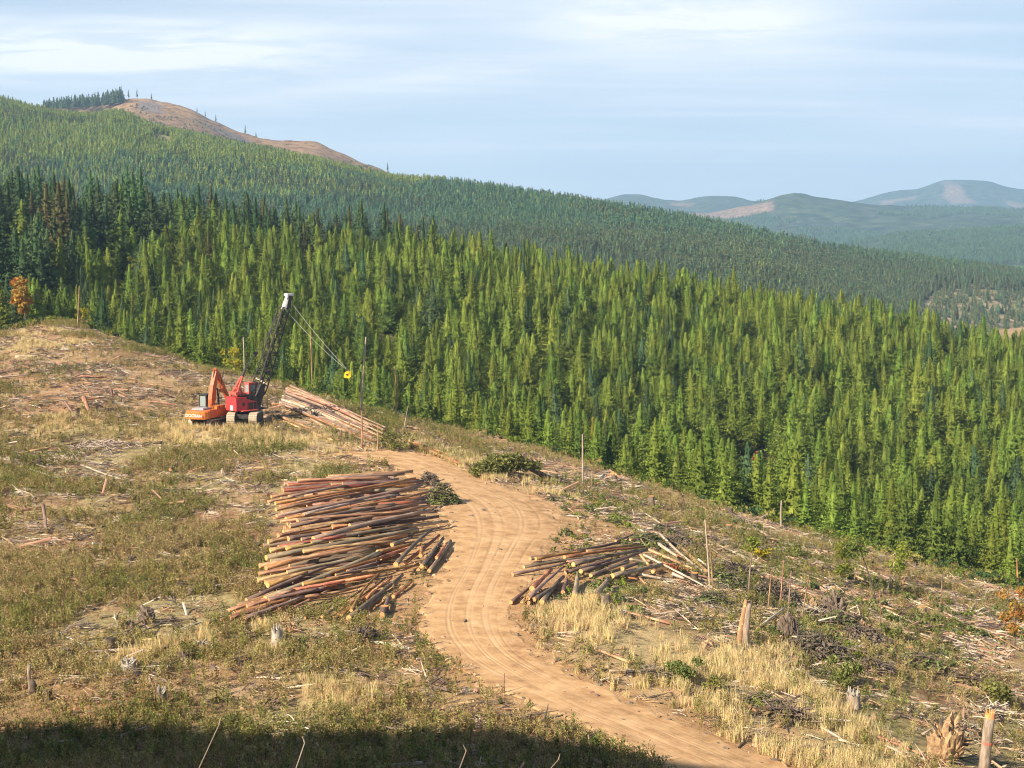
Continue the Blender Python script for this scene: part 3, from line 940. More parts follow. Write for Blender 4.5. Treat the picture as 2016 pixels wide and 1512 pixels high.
def conifer_crown(h, r, levels, nb, sp, seed, base=0.06, shape=1.25, spray=0.55, droop=-0.15, gap=0.0, width=0.45, lump=0.25):
    q = np.random.default_rng(seed)
    V = []; n = 0
    ph = q.uniform(0, 6.28, 6)
    for i in range(levels):
        t = (i + q.uniform(0, 0.35)) / levels
        z0 = h * (base + (1 - base) * t)
        Rr = r * (1 - t ** shape) * (0.78 + 0.22 * min(1, (t + 0.03) * 6)) * q.uniform(0.80, 1.14) + 0.04 * r * (1 - t)
        for b in range(max(4, int(nb * (0.30 + 1.0 * (1 - t))))):
            if q.random() < gap: continue
            az = q.uniform(0, 2 * math.pi)
            L = Rr * q.uniform(0.72, 1.12) * (1 + lump * math.sin(az * 2 + ph[0] + z0 * 0.9) * math.sin(z0 * 1.7 + ph[1]))
            rise = droop + 0.55 * t + q.uniform(-0.1, 0.1)
            ns = max(1, int(round(sp * (0.35 + 0.65 * (1 - t)))))
            for s in range(ns):
                f = ((s + q.uniform(0.3, 1.0)) / ns) ** 0.62
                c = np.array([math.cos(az) * L * f, math.sin(az) * L * f, z0 + rise * L * f + 0.12 * L * f * f])
                a2 = az + q.uniform(-0.5, 0.5)
                nr = np.array([math.cos(a2) * 0.72, math.sin(a2) * 0.72, 0.62]) + q.normal(0, 0.30, 3)
                nr /= np.linalg.norm(nr)
                d = np.array([math.cos(a2), math.sin(a2), 0.25]) + q.normal(0, 0.55, 3)
                d = d - nr * d.dot(nr); d /= np.linalg.norm(d) + 1e-9
                sd = np.cross(d, nr)
                ln = spray * q.uniform(0.7, 1.3) * (0.55 + 0.45 * (1 - t)); wd = ln * width
                V += [c - d * ln * 0.35, c + sd * wd * 0.5 + d * 0.1 * ln, c + d * ln * 0.65, c - sd * wd * 0.5 + d * 0.1 * ln]
                n += 1
    # dense inner foliage, one ragged cone
    for i in range(10):
        t = i / 10; z0 = h * (base + (1 - base) * t); z1 = h * (base + (1 - base) * min(1, t + 0.17))
        Rr = r * (1 - t ** shape) * 0.40 * (0.7 + 0.3 * min(1, (t + 0.03) * 6))
        for k in range(9):
            a0, a1 = (k / 9 + q.uniform(-.03, .03)) * 6.283, ((k + 1.1) / 9) * 6.283
            V += [(math.cos(a0) * Rr, math.sin(a0) * Rr, z0 + q.uniform(-.02, .02) * h), (math.cos(a1) * Rr, math.sin(a1) * Rr, z0 + q.uniform(-.02, .02) * h),
                  (math.cos(a1) * Rr * 0.62, math.sin(a1) * Rr * 0.62, z1), (math.cos(a0) * Rr * 0.62, math.sin(a0) * Rr * 0.62, z1)]
            n += 1
    # leader
    for k in range(3):
        a_ = q.uniform(0, 6.28); w_ = 0.09 * spray
        V += [(math.cos(a_) * w_, math.sin(a_) * w_, h * 0.93), (0, 0, h * 1.01), (-math.cos(a_) * w_, -math.sin(a_) * w_, h * 0.93), (0, 0, h * 0.90)]
        n += 1
    Fc = np.arange(n * 4).reshape(-1, 4)
    return np.array(V), Fc


def trunk_data(h, r, name='trunk', n=6, top=0.96):
    mb = MB(); mb.tube([(0, 0, -0.6), (0, 0, h * 0.3), (0.02, 0, h * 0.65), (0, 0, h * top)], [r * 1.1, r * 0.8, r * 0.45, r * 0.08], n)
    return mb.data(name, [M['bark']])


def merged(V1, F1, mat1, mbdata):
    """crown + trunk as one mesh (for the scattered mass)"""
    me = mbdata
    tv = np.array([v.co[:] for v in me.vertices]); tf = [tuple(p.vertices) for p in me.polygons]
    Fall = [tuple(f) for f in F1] + [tuple(i + len(V1) for i in f) for f in tf]
    return mesh_data('conifer_kind', np.vstack([V1, tv]), Fall, [mat1, M['bark']], [0] * len(F1) + [1] * len(tf))


YOUNG = []     # (crown mesh, trunk mesh, merged)
specs = [('leaf_young', 8.9, 2.75, 2.1), ('leaf_young', 9.9, 2.6, 1.9), ('leaf_young', 8.0, 2.8, 2.4), ('leaf_young', 8.9, 2.5, 2.8), ('leaf_green', 8.7, 2.75, 2.0),
         ('leaf_green', 9.6, 2.6, 2.2), ('leaf_green', 7.8, 2.9, 1.8), ('leaf_blue', 8.4, 2.8, 1.5), ('leaf_dark', 9.6, 2.7, 1.5)]
for k, (mn, h, r, sh) in enumerate(specs):
    V1, F1 = conifer_crown(h, r * 0.94, 22, 24, 7, 100 + k, base=0.06, shape=sh, spray=0.42, droop=-0.12, width=0.5, gap=0.03)
    cr = mesh_data('crown', V1, F1, [M[mn]])
    tr = trunk_data(h, 0.13)
    YOUNG.append((cr, tr, merged(V1, F1, M[mn], tr), h))
OLD = []
for k, (mn, h, r, sh) in enumerate([('leaf_dark', 21, 4.8, 1.5), ('leaf_dark', 18, 5.2, 1.8), ('leaf_green', 17, 4.6, 1.7), ('leaf_rust', 19, 4.2, 1.6), ('leaf_blue', 17, 4.8, 1.35)]):
    V1, F1 = conifer_crown(h, r, 22, 18, 7, 200 + k, base=0.10, shape=sh, spray=1.1, droop=-0.2, gap=0.12, lump=0.38, width=0.5)
    cr = mesh_data('crown', V1, F1, [M[mn]])
    tr = trunk_data(h, 0.3)
    OLD.append((cr, tr, merged(V1, F1, M[mn], tr), h))
FAR = []
for k, mn in enumerate(['leaf_far', 'leaf_far', 'leaf_far', 'leaf_far_y', 'leaf_far_y', 'leaf_far_b', 'leaf_far_b']):
    V1, F1 = conifer_crown(8.0, 2.1, 8, 9, 2, 300 + k, base=0.05, shape=1.2, spray=1.7, width=0.6, droop=0.0)
    FAR.append(mesh_data('far_conifer_kind', V1, F1, [M[mn]]))


def thing_tree(name, x, y, z, crown, trunk, sc, rz, label, cat, group=None, tilt=(0, 0), sz=None):
    o = empty(name, (x, y, z), rz)
    o.rotation_euler = (tilt[0], tilt[1], rz)
    o.scale = (sc, sc, sz or sc)
    for nm, me in (('crown', crown), ('trunk', trunk)):
        c = bpy.data.objects.new(nm, me); c.parent = o; COL.objects.link(c)
    return tag(o, label, cat, group)


def u_cap(u):
    return np.abs(u) < 0.40


# plantation: jittered grid of planting spots behind the clearcut edge
gx_, gy_ = np.meshgrid(np.arange(-330, 330, 3.9), np.arange(150, 470, 3.9))
tx = (gx_ + rng.uniform(-2, 2, gx_.shape)).ravel(); ty = (gy_ + rng.uniform(-2, 2, gy_.shape)).ravel()
uu = tx / ty
cy = crest_y(tx, ty)
ok = u_cap(uu) & (ty > cy + 5.0 + 4 * vnoise(tx, ty, 12, 7)) & (ty < 455)
# gaps in the stand
gapn = fbm(tx, ty, 22, 81, 3)
ok &= ~((gapn < 0.30) & (ty > cy + 22) & (uu > -0.2)) & (rng.random(tx.size) < 0.90)
# a small opening on the right
ok &= np.hypot((tx - 72) / 5, (ty - 224) / 9) > 1
tx, ty, uu, cy = tx[ok], ty[ok], uu[ok], cy[ok]
tz = H(tx, ty) - 0.15
tpx, tpy = to_px(tx, ty, tz)
# old dark stand: far left and along the ridge top on the left
oldline = np.interp(tpx, [0, 100, 250, 430, 700, 900], [268, 290, 345, 372, 398, 460])
is_old = (ty > oldline + 14 * (vnoise(tx, ty, 25, 33) - 0.5))
keep = ~is_old | (rng.random(tx.size) < 0.42)
tx, ty, tz, cy, is_old, tpx = tx[keep], ty[keep], tz[keep], cy[keep], is_old[keep], tpx[keep]
kind = rng.choice(9, tx.size, p=[.21, .19, .16, .13, .11, .09, .05, .03, .03])
bluish = vnoise(tx, ty, 30, 55) > 0.78
kind = np.where(bluish & (rng.random(tx.size) < 0.35), rng.choice([4, 6, 7, 8], tx.size), kind)
okind = rng.choice(5, tx.size, p=[.34, .26, .18, .12, .10])
size = rng.normal(1.0, 0.19, tx.size).clip(0.5, 1.45) * (0.92 + 0.25 * vnoise(tx, ty, 40, 12))
edge = np.clip((ty - cy - 5) / 22, 0, 1)
size *= 0.74 + 0.26 * edge
size = np.where(is_old, rng.uniform(0.55, 1.0, tx.size) , size)
rz = rng.uniform(0, 6.28, tx.size)
infr = (tpx > -10) & (tpx < 2026) & ~is_old
cand = np.where(infr)[0]
order = cand[np.argsort((ty[cand]) - 6 * size[cand] + 0.0)]
# nearest visible ones: choose by distance behind the edge so every stretch of the front rows is made of individuals
score = ty[cand] - cy[cand] + 0.35 * (ty[cand] - 190)
front = cand[np.argsort(score)][:296]
sections = [(0, 420, 'left of the lattice tower'), (420, 760, 'behind the red and orange machines'), (760, 1060, 'beyond the far road bend'),
            (1060, 1400, 'beyond the fallen green tree'), (1400, 1740, 'beyond the right hand log pile'), (1740, 2100, 'at the lower right edge')]
tones = {0: 'yellow green', 1: 'slender yellow green', 2: 'broad yellow green', 3: 'full yellow green', 4: 'mid green', 5: 'slender mid green', 6: 'squat mid green', 7: 'blue green', 8: 'dark green'}
is_front = np.zeros(tx.size, bool); is_front[front] = True
for i in front:
    sec = [s for s in sections if s[0] - 20 <= tpx[i] < s[1]][0][2] if tpx[i] < 2100 else sections[-1][2]
    rowd = ty[i] - cy[i]
    rw = 'first row' if rowd < 12 else 'second row' if rowd < 20 else 'inner rows'
    lab = '%s young conifer in the %s %s' % (tones[kind[i]], rw, sec)
    cr, tr, mg, h = YOUNG[kind[i]]
    thing_tree('young_conifer', tx[i], ty[i], tz[i], cr, tr, size[i], rz[i], lab, 'tree', 'young conifers in the front rows of the plantation',
               sz=size[i] * rng.uniform(0.95, 1.12))
for mpx, mY in ((52, 250), (257, 330)):
    mx = col_u(mpx) * mY
    is_front = is_front | ((np.abs(tx - mx * ty / mY) < 3.0) & (ty < mY + 3) & (ty > mY - 16) & ~is_front)
rest = ~is_front
ix = np.where(is_old, 9 + okind, kind)[rest]
P = np.c_[tx, ty, tz][rest]
Rr = np.c_[rng.normal(0, 0.035, P.shape[0]), rng.normal(0, 0.035, P.shape[0]), rz[rest]]
scw = size[rest] * rng.uniform(0.9, 1.12, P.shape[0]); sch = size[rest] * rng.uniform(0.92, 1.12, P.shape[0])
scatter('forest', 'dense plantation of green conifers with taller dark firs behind', 'forest', P, Rr, np.c_[scw, scw, sch], ix,
        [a_[2] for a_ in YOUNG] + [a_[2] for a_ in OLD])

# hillside forest
px_, Xg, Yg, Zg, s_ = L2


def on_ridge(data, n, smin=0.02, smax=1.02, seed=0, upow=1.0):
    px_, Xg, Yg, Zg, s_ = data
    q = np.random.default_rng(seed)
    i = q.uniform(0, Xg.shape[0] - 1.001, n); ns = int((s_ <= 1.0001).sum())
    s = q.uniform(smin, smax, n) ** upow * (ns - 1)
    s = np.clip(s, 0, ns - 1.001)
    i0, j0 = i.astype(int), s.astype(int); fi, fj = i - i0, s - j0

    def bl(A):
        return (A[i0, j0] * (1 - fi) + A[i0 + 1, j0] * fi) * (1 - fj) + (A[i0, j0 + 1] * (1 - fi) + A[i0 + 1, j0 + 1] * fi) * fj
    return bl(Xg), bl(Yg), bl(Zg)


hx, hy, hzv = on_ridge(L2, 150000, 0.0, 1.0, 5)
hpx, hpy = to_px(hx, hy, hzv)
kp = (hpx > -60) & (hpx < 2080) & (hpy > 160) & (hpy < 660)
# cull what the plantation ridge hides with certainty
hid = np.interp(hpx, [0, 300, 600, 1000, 1300, 1600, 2016], [470, 500, 530, 560, 620, 680, 740])
kp &= hpy < hid
bare_z = soft_zone(hpx, hpy, [[(85, 240), (270, 246), (275, 252), (90, 247)], [(300, 262), (345, 272), (330, 286), (305, 280)]], 4) > 0.5
clear = soft_zone(hpx, hpy, [[(1790, 614), (1815, 584), (1840, 564), (1900, 560), (2100, 566), (2100, 720), (1690, 700)]], 24)
kp &= ~bare_z & (rng.random(hx.size) > clear * 0.93)
hx, hy, hzv, hpx, hpy = hx[kp], hy[kp], hzv[kp], hpx[kp], hpy[kp]
pn = fbm(hx, hy, 170, 77, 4)
ff = rng.random(hx.size)
# tone patches: lighter young growth at the upper left, brown-green old stand on the lower right
lline = np.interp(hpx, [0, 250, 500, 800, 1000, 2016], [350, 318, 335, 385, 300, 100]) + (fbm(hx, hy, 120, 79, 4) - 0.5) * 130
light = np.clip((lline - hpy) / 14, 0, 1) * 0.85 + np.clip((pn - 0.60) * 12, 0, 1) * 0.5 + 0.03
brown = np.clip((hpy - np.interp(hpx, [600, 1000, 1400, 2016], [470, 440, 455, 540])) / 30, 0, 1) * np.clip((hpx - 500) / 300, 0, 1)
hk = np.where(ff < light, 3 + (rng.random(hx.size) < 0.5), rng.integers(0, 3, hx.size))
hk = np.where(rng.random(hx.size) < np.maximum(brown * 0.8, 0.5 * (fbm(hx, hy, 60, 99, 3) > 0.66)), 5 + (rng.random(hx.size) < 0.5), hk)
hs = rng.uniform(0.7, 1.15, hx.size) * (0.85 + 0.5 * pn)
hs *= np.clip(0.50 + (hpy - 180) / 420, 0.52, 0.92)
hs *= 1.0 + 0.0 * hx
print('hillside trees', len(hx))
scatter('hillside_forest', 'even dark green conifer forest covering the long hillside beyond', 'forest', np.c_[hx, hy, hzv - 0.4], np.c_[hx * 0, hx * 0, rng.uniform(0, 6.28, hx.size)],
        np.c_[hs * 0.85, hs * 0.85, hs * 1.1], hk, FAR)
# valley floor beyond the plantation on the right, scattered trees and scrub
vx = rng.uniform(150, 1500, 9000); vy = rng.uniform(560, 3400, 9000)
vpx, vpy = to_px(vx, vy, -82 + 0 * vx)
kp = (vpx > 1350) & (vpx < 2060)
dens = np.where((vy < 1900), 0.08, 0.5)
kp &= rng.random(vx.size) < dens
vx, vy = vx[kp], vy[kp]; vz = H(vx, vy)
scatter('valley_trees', 'scattered scrub and small trees on the pale valley floor', 'trees', np.c_[vx, vy, vz - 0.3], np.c_[vx * 0, vx * 0, rng.uniform(0, 6.28, vx.size)],
        np.repeat(rng.uniform(0.35, 1.3, (vx.size, 1)), 3, 1) * np.array([1.3, 1.3, 1.0]), rng.integers(0, 7, vx.size), FAR)
# distant hill forest
for nm, dat, cnt, sc, lab in (('distant_forest', LA, 45000, 2.0, 'hazy blue green forest on the broad distant hill'), ('low_hill_forest', LA2, 20000, 1.5, 'hazy forest on the low rolling hills at the right')):
    ax, ay, az = on_ridge(dat, cnt, 0.25, 1.0, 9)
    apx, apy = to_px(ax, ay, az)
    kp = (apx > 1100) & (apx < 2060) & (soft_zone(apx, apy, [[(1350, 415), (1440, 405), (1528, 396), (1520, 418), (1440, 432), (1360, 432)], [(1790, 440), (1900, 420), (2016, 430), (2016, 445), (1900, 450)]], 4) < 0.5) & (fbm(ax, ay, 500, 4, 3) < 0.62)
    ax, ay, az = ax[kp], ay[kp], az[kp]
    q = rng.uniform(0.7, 1.3, ax.size) * sc
    scatter(nm, lab, 'forest', np.c_[ax, ay, az - 1], np.c_[ax * 0, ax * 0, rng.uniform(0, 6.28, ax.size)], np.c_[q * 0.8, q * 0.8, q * 0.62], rng.integers(0, 3, ax.size), FAR)
# dark stand on the skyline left of the bare summit
_V, _F = conifer_crown(8.0, 1.9, 9, 9, 3, 333, base=0.12, shape=1.3, spray=1.3, width=0.5)
SUMMIT_FIR = mesh_data('summit_fir_kind', _V, _F, [M['leaf_dark']])
sx = []
for k in range(170):
    p = rng.uniform(85, 243)
    sx.append((p, rng.uniform(2060, 2150)))
qp = np.array(sx)
syy = qp[:, 1]
spy = np.interp(qp[:, 0], [60, 100, 170, 215, 243], [213, 211, 208, 203, 198])
szz = np.array([row_e(q) for q in spy]) * syy
sxx = np.array([col_u(p, q) for p, q in zip(qp[:, 0], spy)]) * syy
ssc = rng.uniform(1.4, 2.7, 170) * (0.75 + 0.35 * (qp[:, 0] - 85) / 158)
scatter('summit_wood', 'dark line of tall firs on the skyline beside the bare summit', 'forest', np.c_[sxx, syy, szz - 3], np.c_[sxx * 0, sxx * 0, rng.uniform(0, 6.28, 170)], np.c_[ssc * 1.0, ssc * 1.0, ssc], np.zeros(170), [SUMMIT_FIR])


def ridge_point(px, skyl, Yd=0):
    sp = np.array(skyl, float)
    py = np.interp(px, sp[:, 0], sp[:, 1]); Y = np.interp(px, sp[:, 0], sp[:, 2])
    return col_u(px, py) * Y, Y, row_e(py) * Y, py


bx_, by_, bz_ = on_ridge(L3, 5200, 0.2, 1.0, 77)
kq = (fbm(bx_, by_, 90, 8, 3) > 0.5) & (rng.random(bx_.size) < 0.8)
bx_, by_, bz_ = bx_[kq], by_[kq], bz_[kq]; bs_ = rng.uniform(0.12, 0.42, bx_.size)
scatter('ridge_scrub', 'sparse dark scrub and stumps dotted over the bare hill', 'scrub', np.c_[bx_, by_, bz_ - 0.2], np.c_[bx_ * 0, bx_ * 0, rng.uniform(0, 6.28, bx_.size)], np.c_[bs_ * 2.2, bs_ * 2.2, bs_], rng.integers(0, 3, bx_.size), [FAR[0], FAR[5], FAR[6]])
V1, F1 = conifer_crown(16, 2.3, 16, 6, 3, 404, base=0.25, shape=1.2, spray=1.5, gap=0.25, width=0.5)
SK_CR = mesh_data('crown', V1, F1, [M['leaf_dark']]); SK_TR = trunk_data(16, 0.35)
for px, hh, lab in ((213, 1.25, 'first of the separate dark firs by the bare summit'), (222, 1.2, 'second of the separate dark firs by the bare summit'), (239, 1.3, 'tall dark fir closing the row at the bare summit'),
                    (253, 0.85, 'small lone fir on the bare summit beside the dark row'), (270, 0.9, 'lone fir standing on top of the bare summit'), (298, 0.75, 'last tiny fir right of the bare summit'),
                    (388, 0.55, 'faint thin snag high on the bare ridge'), (425, 0.75, 'bushy fir on the bare ridge shoulder'), (404, 0.6, 'stunted fir left of the ridge shoulder fir'),
                    (483, 0.9, 'taller of two firs halfway down the bare ridge'), (504, 0.6, 'shorter of two firs halfway down the bare ridge'), (763, 0.8, 'single fir low on the bare ridge above the forest')):
    x, Y, z, py = ridge_point(px, L3_SKY)
    thing_tree('skyline_fir', x, Y, z - 1.5, SK_CR, SK_TR, hh, px, lab, 'tree', 'lone firs on the bare ridge')

# ------------------------------------------------------------------ broadleaf and special trees


def leafy_crown(r, h, n, seed, leaf=0.28, clumps=9, z0=0.0):
    q = np.random.default_rng(seed)
    C = [np.array([q.normal(0, 0.38) * r, q.normal(0, 0.38) * r, z0 + h * q.uniform(0.12, 0.95)]) for _ in range(clumps)]
    V = []
    for k in range(n):
        c = C[q.integers(0, clumps)]
        v = q.normal(0, 1, 3); v /= np.linalg.norm(v)
        p = c + v * r * 0.42 * q.uniform(0.4, 1.0) * np.array([1, 1, 0.8])
        a_ = q.normal(0, 1, 3); a_ /= np.linalg.norm(a_); b_ = np.cross(a_, q.normal(0, 1, 3)); b_ /= np.linalg.norm(b_)
        s = leaf * q.uniform(0.6, 1.3)
        V += [p - a_ * s, p - b_ * s * 0.6, p + a_ * s, p + b_ * s * 0.6]
    return np.array(V), np.arange(n * 4).reshape(-1, 4)


def limbs(h, r, seed, spread=0.5, n=5):
    q = random.Random(seed); mb = MB()
    mb.tube([(0, 0, -0.3), (q.uniform(-.1, .1), q.uniform(-.1, .1), h * 0.5), (q.uniform(-.2, .2), q.uniform(-.2, .2), h * 0.95)], [r, r * 0.7, r * 0.15], 6)
    for k in range(n):
        a_ = q.uniform(0, 6.28); z0 = h * q.uniform(0.3, 0.75); L = h * spread * q.uniform(0.6, 1)
        mb.tube([(0, 0, z0), (math.cos(a_) * L * 0.5, math.sin(a_) * L * 0.5, z0 + L * 0.45), (math.cos(a_) * L * 0.8, math.sin(a_) * L * 0.8, z0 + L * 0.9)], [r * 0.45, r * 0.25, r * 0.06], 5)
    return mb.data('trunk', [M['bark']])


def broadleaf(px, py, hpx, wpx, mk, label, seed, name='broadleaf_tree', n=900, Yd=None, leaf=None, group=None, airy=False):
    p = G(px, py)
    if Yd:
        Y = Yd; x = col_u(px, py) * Y; z = Hs(x, Y); p = Vector((x, Y, z))
    sc = p.y / F
    h = hpx * sc; w = wpx * sc * 0.5
    V1, F1 = leafy_crown(w, h * (0.75 if airy else 0.85), n, seed, leaf or max(0.16, h * 0.035), 16 if airy else 12, z0=h * 0.18)
    cr = mesh_data('crown', V1, F1, [M[mk]])
    return thing_tree(name, p.x, p.y, p.z - 0.1, cr, limbs(h * 0.9, max(0.05, h * 0.016), seed), 1.0, seed, label, 'tree', group)


broadleaf(50, 612, 96, 56, 'leaf_orange', 'broad maple with orange autumn leaves at the far left among dark firs', 1, 'maple_tree', 1700, Yd=251)
broadleaf(18, 640, 60, 60, 'leaf_green', 'bushy green broadleaf tree below the orange maple', 2, 'broadleaf_tree', 1200, Yd=262)
broadleaf(165, 655, 55, 22, 'leaf_yellow', 'thin yellow green sapling at the crest of the left knoll', 3, 'sapling', 300, Yd=254, airy=True)
broadleaf(463, 740, 70, 42, 'leaf_yellow', 'yellow leaved small tree behind the orange boom', 4, 'broadleaf_tree', 500, Yd=222, airy=True)
broadleaf(741, 705, 60, 40, 'leaf_yellow', 'yellow leaved tree right of the yellow carriage in the green forest', 5, 'broadleaf_tree', 600, Yd=262)
broadleaf(130, 520, 55, 34, 'leaf_lime', 'pale green round tree in front of the dark firs', 6, 'broadleaf_tree', 700, Yd=300)
broadleaf(257, 490, 60, 22, 'leaf_lime', 'bright lime tree glowing between the dark firs', 7, 'broadleaf_tree', 500, Yd=330)
broadleaf(1998, 1275, 130, 75, 'leaf_orange', 'orange and yellow autumn tree at the right edge of the clearcut', 8, 'maple_tree', 1500, leaf=0.13)
broadleaf(1655, 1150, 95, 62, 'leaf_lime', 'airy yellow green sapling standing in the clearcut before the forest', 9, 'sapling', 800, airy=True, leaf=0.12, group=None)
broadleaf(1770, 1150, 90, 60, 'leaf_lime', 'airy light green sapling nearer the right forest edge', 10, 'sapling', 800, airy=True, leaf=0.12)
broadleaf(1478, 1092, 34, 44, 'leaf_lime', 'low bright green bush on the right slope', 11, 'bush', 500, leaf=0.12)
broadleaf(1500, 1105, 26, 40, 'leaf_yellow', 'low yellow bush beside the bright green bush', 12, 'bush', 350, leaf=0.12)
broadleaf(775, 888, 36, 60, 'bush', 'leafy green shrub at the foot of the long log pile', 13, 'bush', 600, leaf=0.15)
broadleaf(1560, 1098, 26, 60, 'bush', 'spreading dark green bush below the forest edge', 14, 'bush', 600, leaf=0.14)
broadleaf(1755, 1260, 30, 46, 'bush', 'small fir green bush beyond the dark root wads', 15, 'bush', 500, leaf=0.12)
broadleaf(1665, 1350, 55, 60, 'bush', 'green fir bush below the end of the white log', 16, 'bush', 900, leaf=0.12)
broadleaf(1345, 1345, 48, 66, 'weed_green', 'rounded olive shrub in the dry grass right of the road', 17, 'bush', 900, leaf=0.10)
broadleaf(1400, 1362, 36, 50, 'weed_green', 'smaller olive shrub right of the rounded one', 18, 'bush', 600, leaf=0.10)
broadleaf(1960, 1390, 60, 80, 'bush', 'green shrub above the broken trunk at the right edge', 19, 'bush', 900, leaf=0.12)

# autumn conifers among the plantation
for k, (px, py, hp, mk, lab) in enumerate([(810, 600, 118, 'leaf_orange', 'golden orange larch standing out at the top of the plantation'), (1306, 640, 100, 'leaf_yellow', 'golden larch top at the middle of the plantation skyline'),
                                           (1560, 905, 95, 'leaf_yellow', 'yellow tipped conifer inside the plantation on the right'), (1958, 905, 95, 'leaf_yellow', 'yellow larch near the right end of the plantation'),
                                           (1988, 930, 85, 'leaf_yellow', 'second yellow larch at the right picture edge of the plantation'), (1166, 870, 50, 'leaf_yellow', 'small golden larch near the lower plantation edge'),
                                           (118, 480, 120, 'leaf_rust', 'rust brown cedar rising from the dark firs on the left'), (600, 560, 120, 'leaf_rust', 'rust tinged cedar on the ridge left of the golden larch'),
                                           (645, 565, 110, 'leaf_rust', 'brown cedar beside the rust tinged cedar on the ridge'), (682, 570, 125, 'leaf_rust', 'tall reddish cedar on the ridge behind the plantation'),
                                           (520, 590, 110, 'leaf_rust', 'brown green cedar above the lattice tower'), (412, 560, 105, 'leaf_rust', 'olive brown cedar among the dark ridge firs')]):
    Y = {810: 410, 1306: 405, 1560: 290, 1958: 330, 1988: 325, 1166: 225, 118: 330, 600: 385, 645: 390, 682: 395, 520: 360, 412: 350}[px]
    x = col_u(px, py) * Y; z = Hs(x, Y)
    top = row_e(py - hp) * Y
    h = max(6, top - z)
    b = OLD[3] if mk == 'leaf_rust' else YOUNG[1]
    if mk == 'leaf_rust':
        thing_tree('cedar', x, Y, z, b[0], b[1], h / b[3] * 1.02, k, lab, 'tree')
    else:
        V1, F1 = conifer_crown(h, h * 0.12, 30, 8, 4, 500 + k, shape=1.3, spray=0.7)
        thing_tree('larch', x, Y, z, mesh_data('crown', V1, F1, [M[mk]]), trunk_data(h, 0.13), 1.0, k, lab, 'tree')

# ------------------------------------------------------------------ logs
LOG_CACHE = {}
ordw = ['first', 'second', 'third', 'fourth', 'fifth', 'sixth', 'seventh', 'eighth', 'ninth', 'tenth', 'eleventh', 'twelfth', 'thirteenth', 'fourteenth', 'fifteenth', 'sixteenth', 'seventeenth', 'eighteenth', 'nineteenth', 'twentieth']
ordw += ['twenty ' + w for w in ordw[:9]] + ['thirtieth'] + ['thirty ' + w for w in ordw[:9]] + ['fortieth'] + ['forty ' + w for w in ordw[:9]] + ['fiftieth']


def log_between(p, q, r1, r2, ck, seed, name='log', cut='cut', nseg=7):
    """a log with its own axis on local x; r1 at p"""
    p = Vector(p); q = Vector(q)
    d = q - p; L = d.length
    rr = random.Random(seed)
    mb = MB()
    pts = []; rad = []
    bend = rr.uniform(-0.020, 0.020) * L; bend2 = rr.uniform(-0.006, 0.010) * L
    for i in range(nseg):
        t = i / (nseg - 1)
        pts.append((L * t, bend * math.sin(math.pi * t) + rr.uniform(-0.01, 0.01), bend2 * math.sin(math.pi * t)))
        rad.append((r1 * (1 - t) + r2 * t) * rr.uniform(0.96, 1.04))
    mb.tube(pts, rad, 10, 0, 1, jit=0.05, rr=rr)
    # a few branch stubs
    for k in range(rr.randint(1, 4)):
        t = rr.uniform(0.2, 0.95); a_ = rr.uniform(0, 6.28); R_ = (r1 * (1 - t) + r2 * t)
        c = Vector((L * t, bend * math.sin(math.pi * t), 0))
        mb.tube([c, c + Vector((0.06, math.cos(a_), math.sin(a_))) * (R_ + rr.uniform(0.04, 0.10))], [0.03, 0.02], 5, 0)
    me = mb.data(name, [M['log_' + ck], M[cut]])
    for pl in me.polygons: pl.use_smooth = (pl.material_index == 0)
    o = bpy.data.objects.new(name, me); COL.objects.link(o)
    o.location = p
    o.rotation_euler = d.to_track_quat('X', 'Z').to_euler()
    return o


def trace(zx0, zy0, sc):
    return lambda x, y: (zx0 + x / sc, zy0 + y / sc)


def lay_logs(rows, tr, pile, group, hfun, name='log', cut='cut'):
    """rows: (x1,y1,x2,y2, thickness zoom px, colour[, h1, h2]) in zoom pixels; both ends come to rest on the ground or the pile"""
    rows = sorted(rows, key=lambda r: (r[1] + r[3]) / 2)
    for k, rw in enumerate(rows):
        x1, y1, x2, y2, th, ck = rw[:6]
        a1 = tr(x1, y1); a2 = tr(x2, y2)
        h1, h2 = (rw[6], rw[7]) if len(rw) > 6 else (hfun(*a1), hfun(*a2))
        P1 = G(a1[0], a1[1], h1); P2 = G(a2[0], a2[1], h2)
        # keep the log's length believable: if the far end runs away in depth, lift it nearer
        Lmax = 16.5
        if (P2 - P1).length > Lmax:
            dxx = P2.x - P1.x
            for it in range(30):
                h2 += 0.12
                P2 = G(a2[0], a2[1], h2)
                if (P2 - P1).length <= Lmax or h2 > hfun(*a2) + 1.2: break
        r1 = th / tr_scale(tr) * P1.y / F * 0.47
        sgn = 1 if rnd.random() < 0.85 else -1
        ra, rb = r1 * rnd.uniform(0.95, 1.15), r1 * rnd.uniform(0.55, 0.8)
        o = log_between(P1, P2, ra, rb, ck, 1000 + k * 7 + len(pile), name, cut)
        L = (P2 - P1).length
        sz = 'thick' if r1 > 0.24 else 'thin' if r1 < 0.15 else ('short' if L < 5 else 'long')
        tag(o, '%s %s log, %s from top of %s' % (sz, LOGN[ck], ordw[k], pile), 'log', group)


_TS = {}


def mk_tr(zx0, zy0, sc):
    f = trace(zx0, zy0, sc); _TS[id(f)] = sc; return f


def tr_scale(f): return _TS[id(f)]


T3 = mk_tr(400, 920, 3.877)
T4 = mk_tr(960, 1020, 4.032)
T1 = mk_tr(340, 560, 3.36)


def h_main(px, py):
    c = np.interp(py, [940, 1000, 1060, 1130, 1200], [0.9, 1.5, 1.6, 1.5, 0.7])
    e = np.interp(px, [430, 560, 700, 800, 880], [0.45, 0.9, 1.0, 0.95, 0.5])
    return float(c * e)


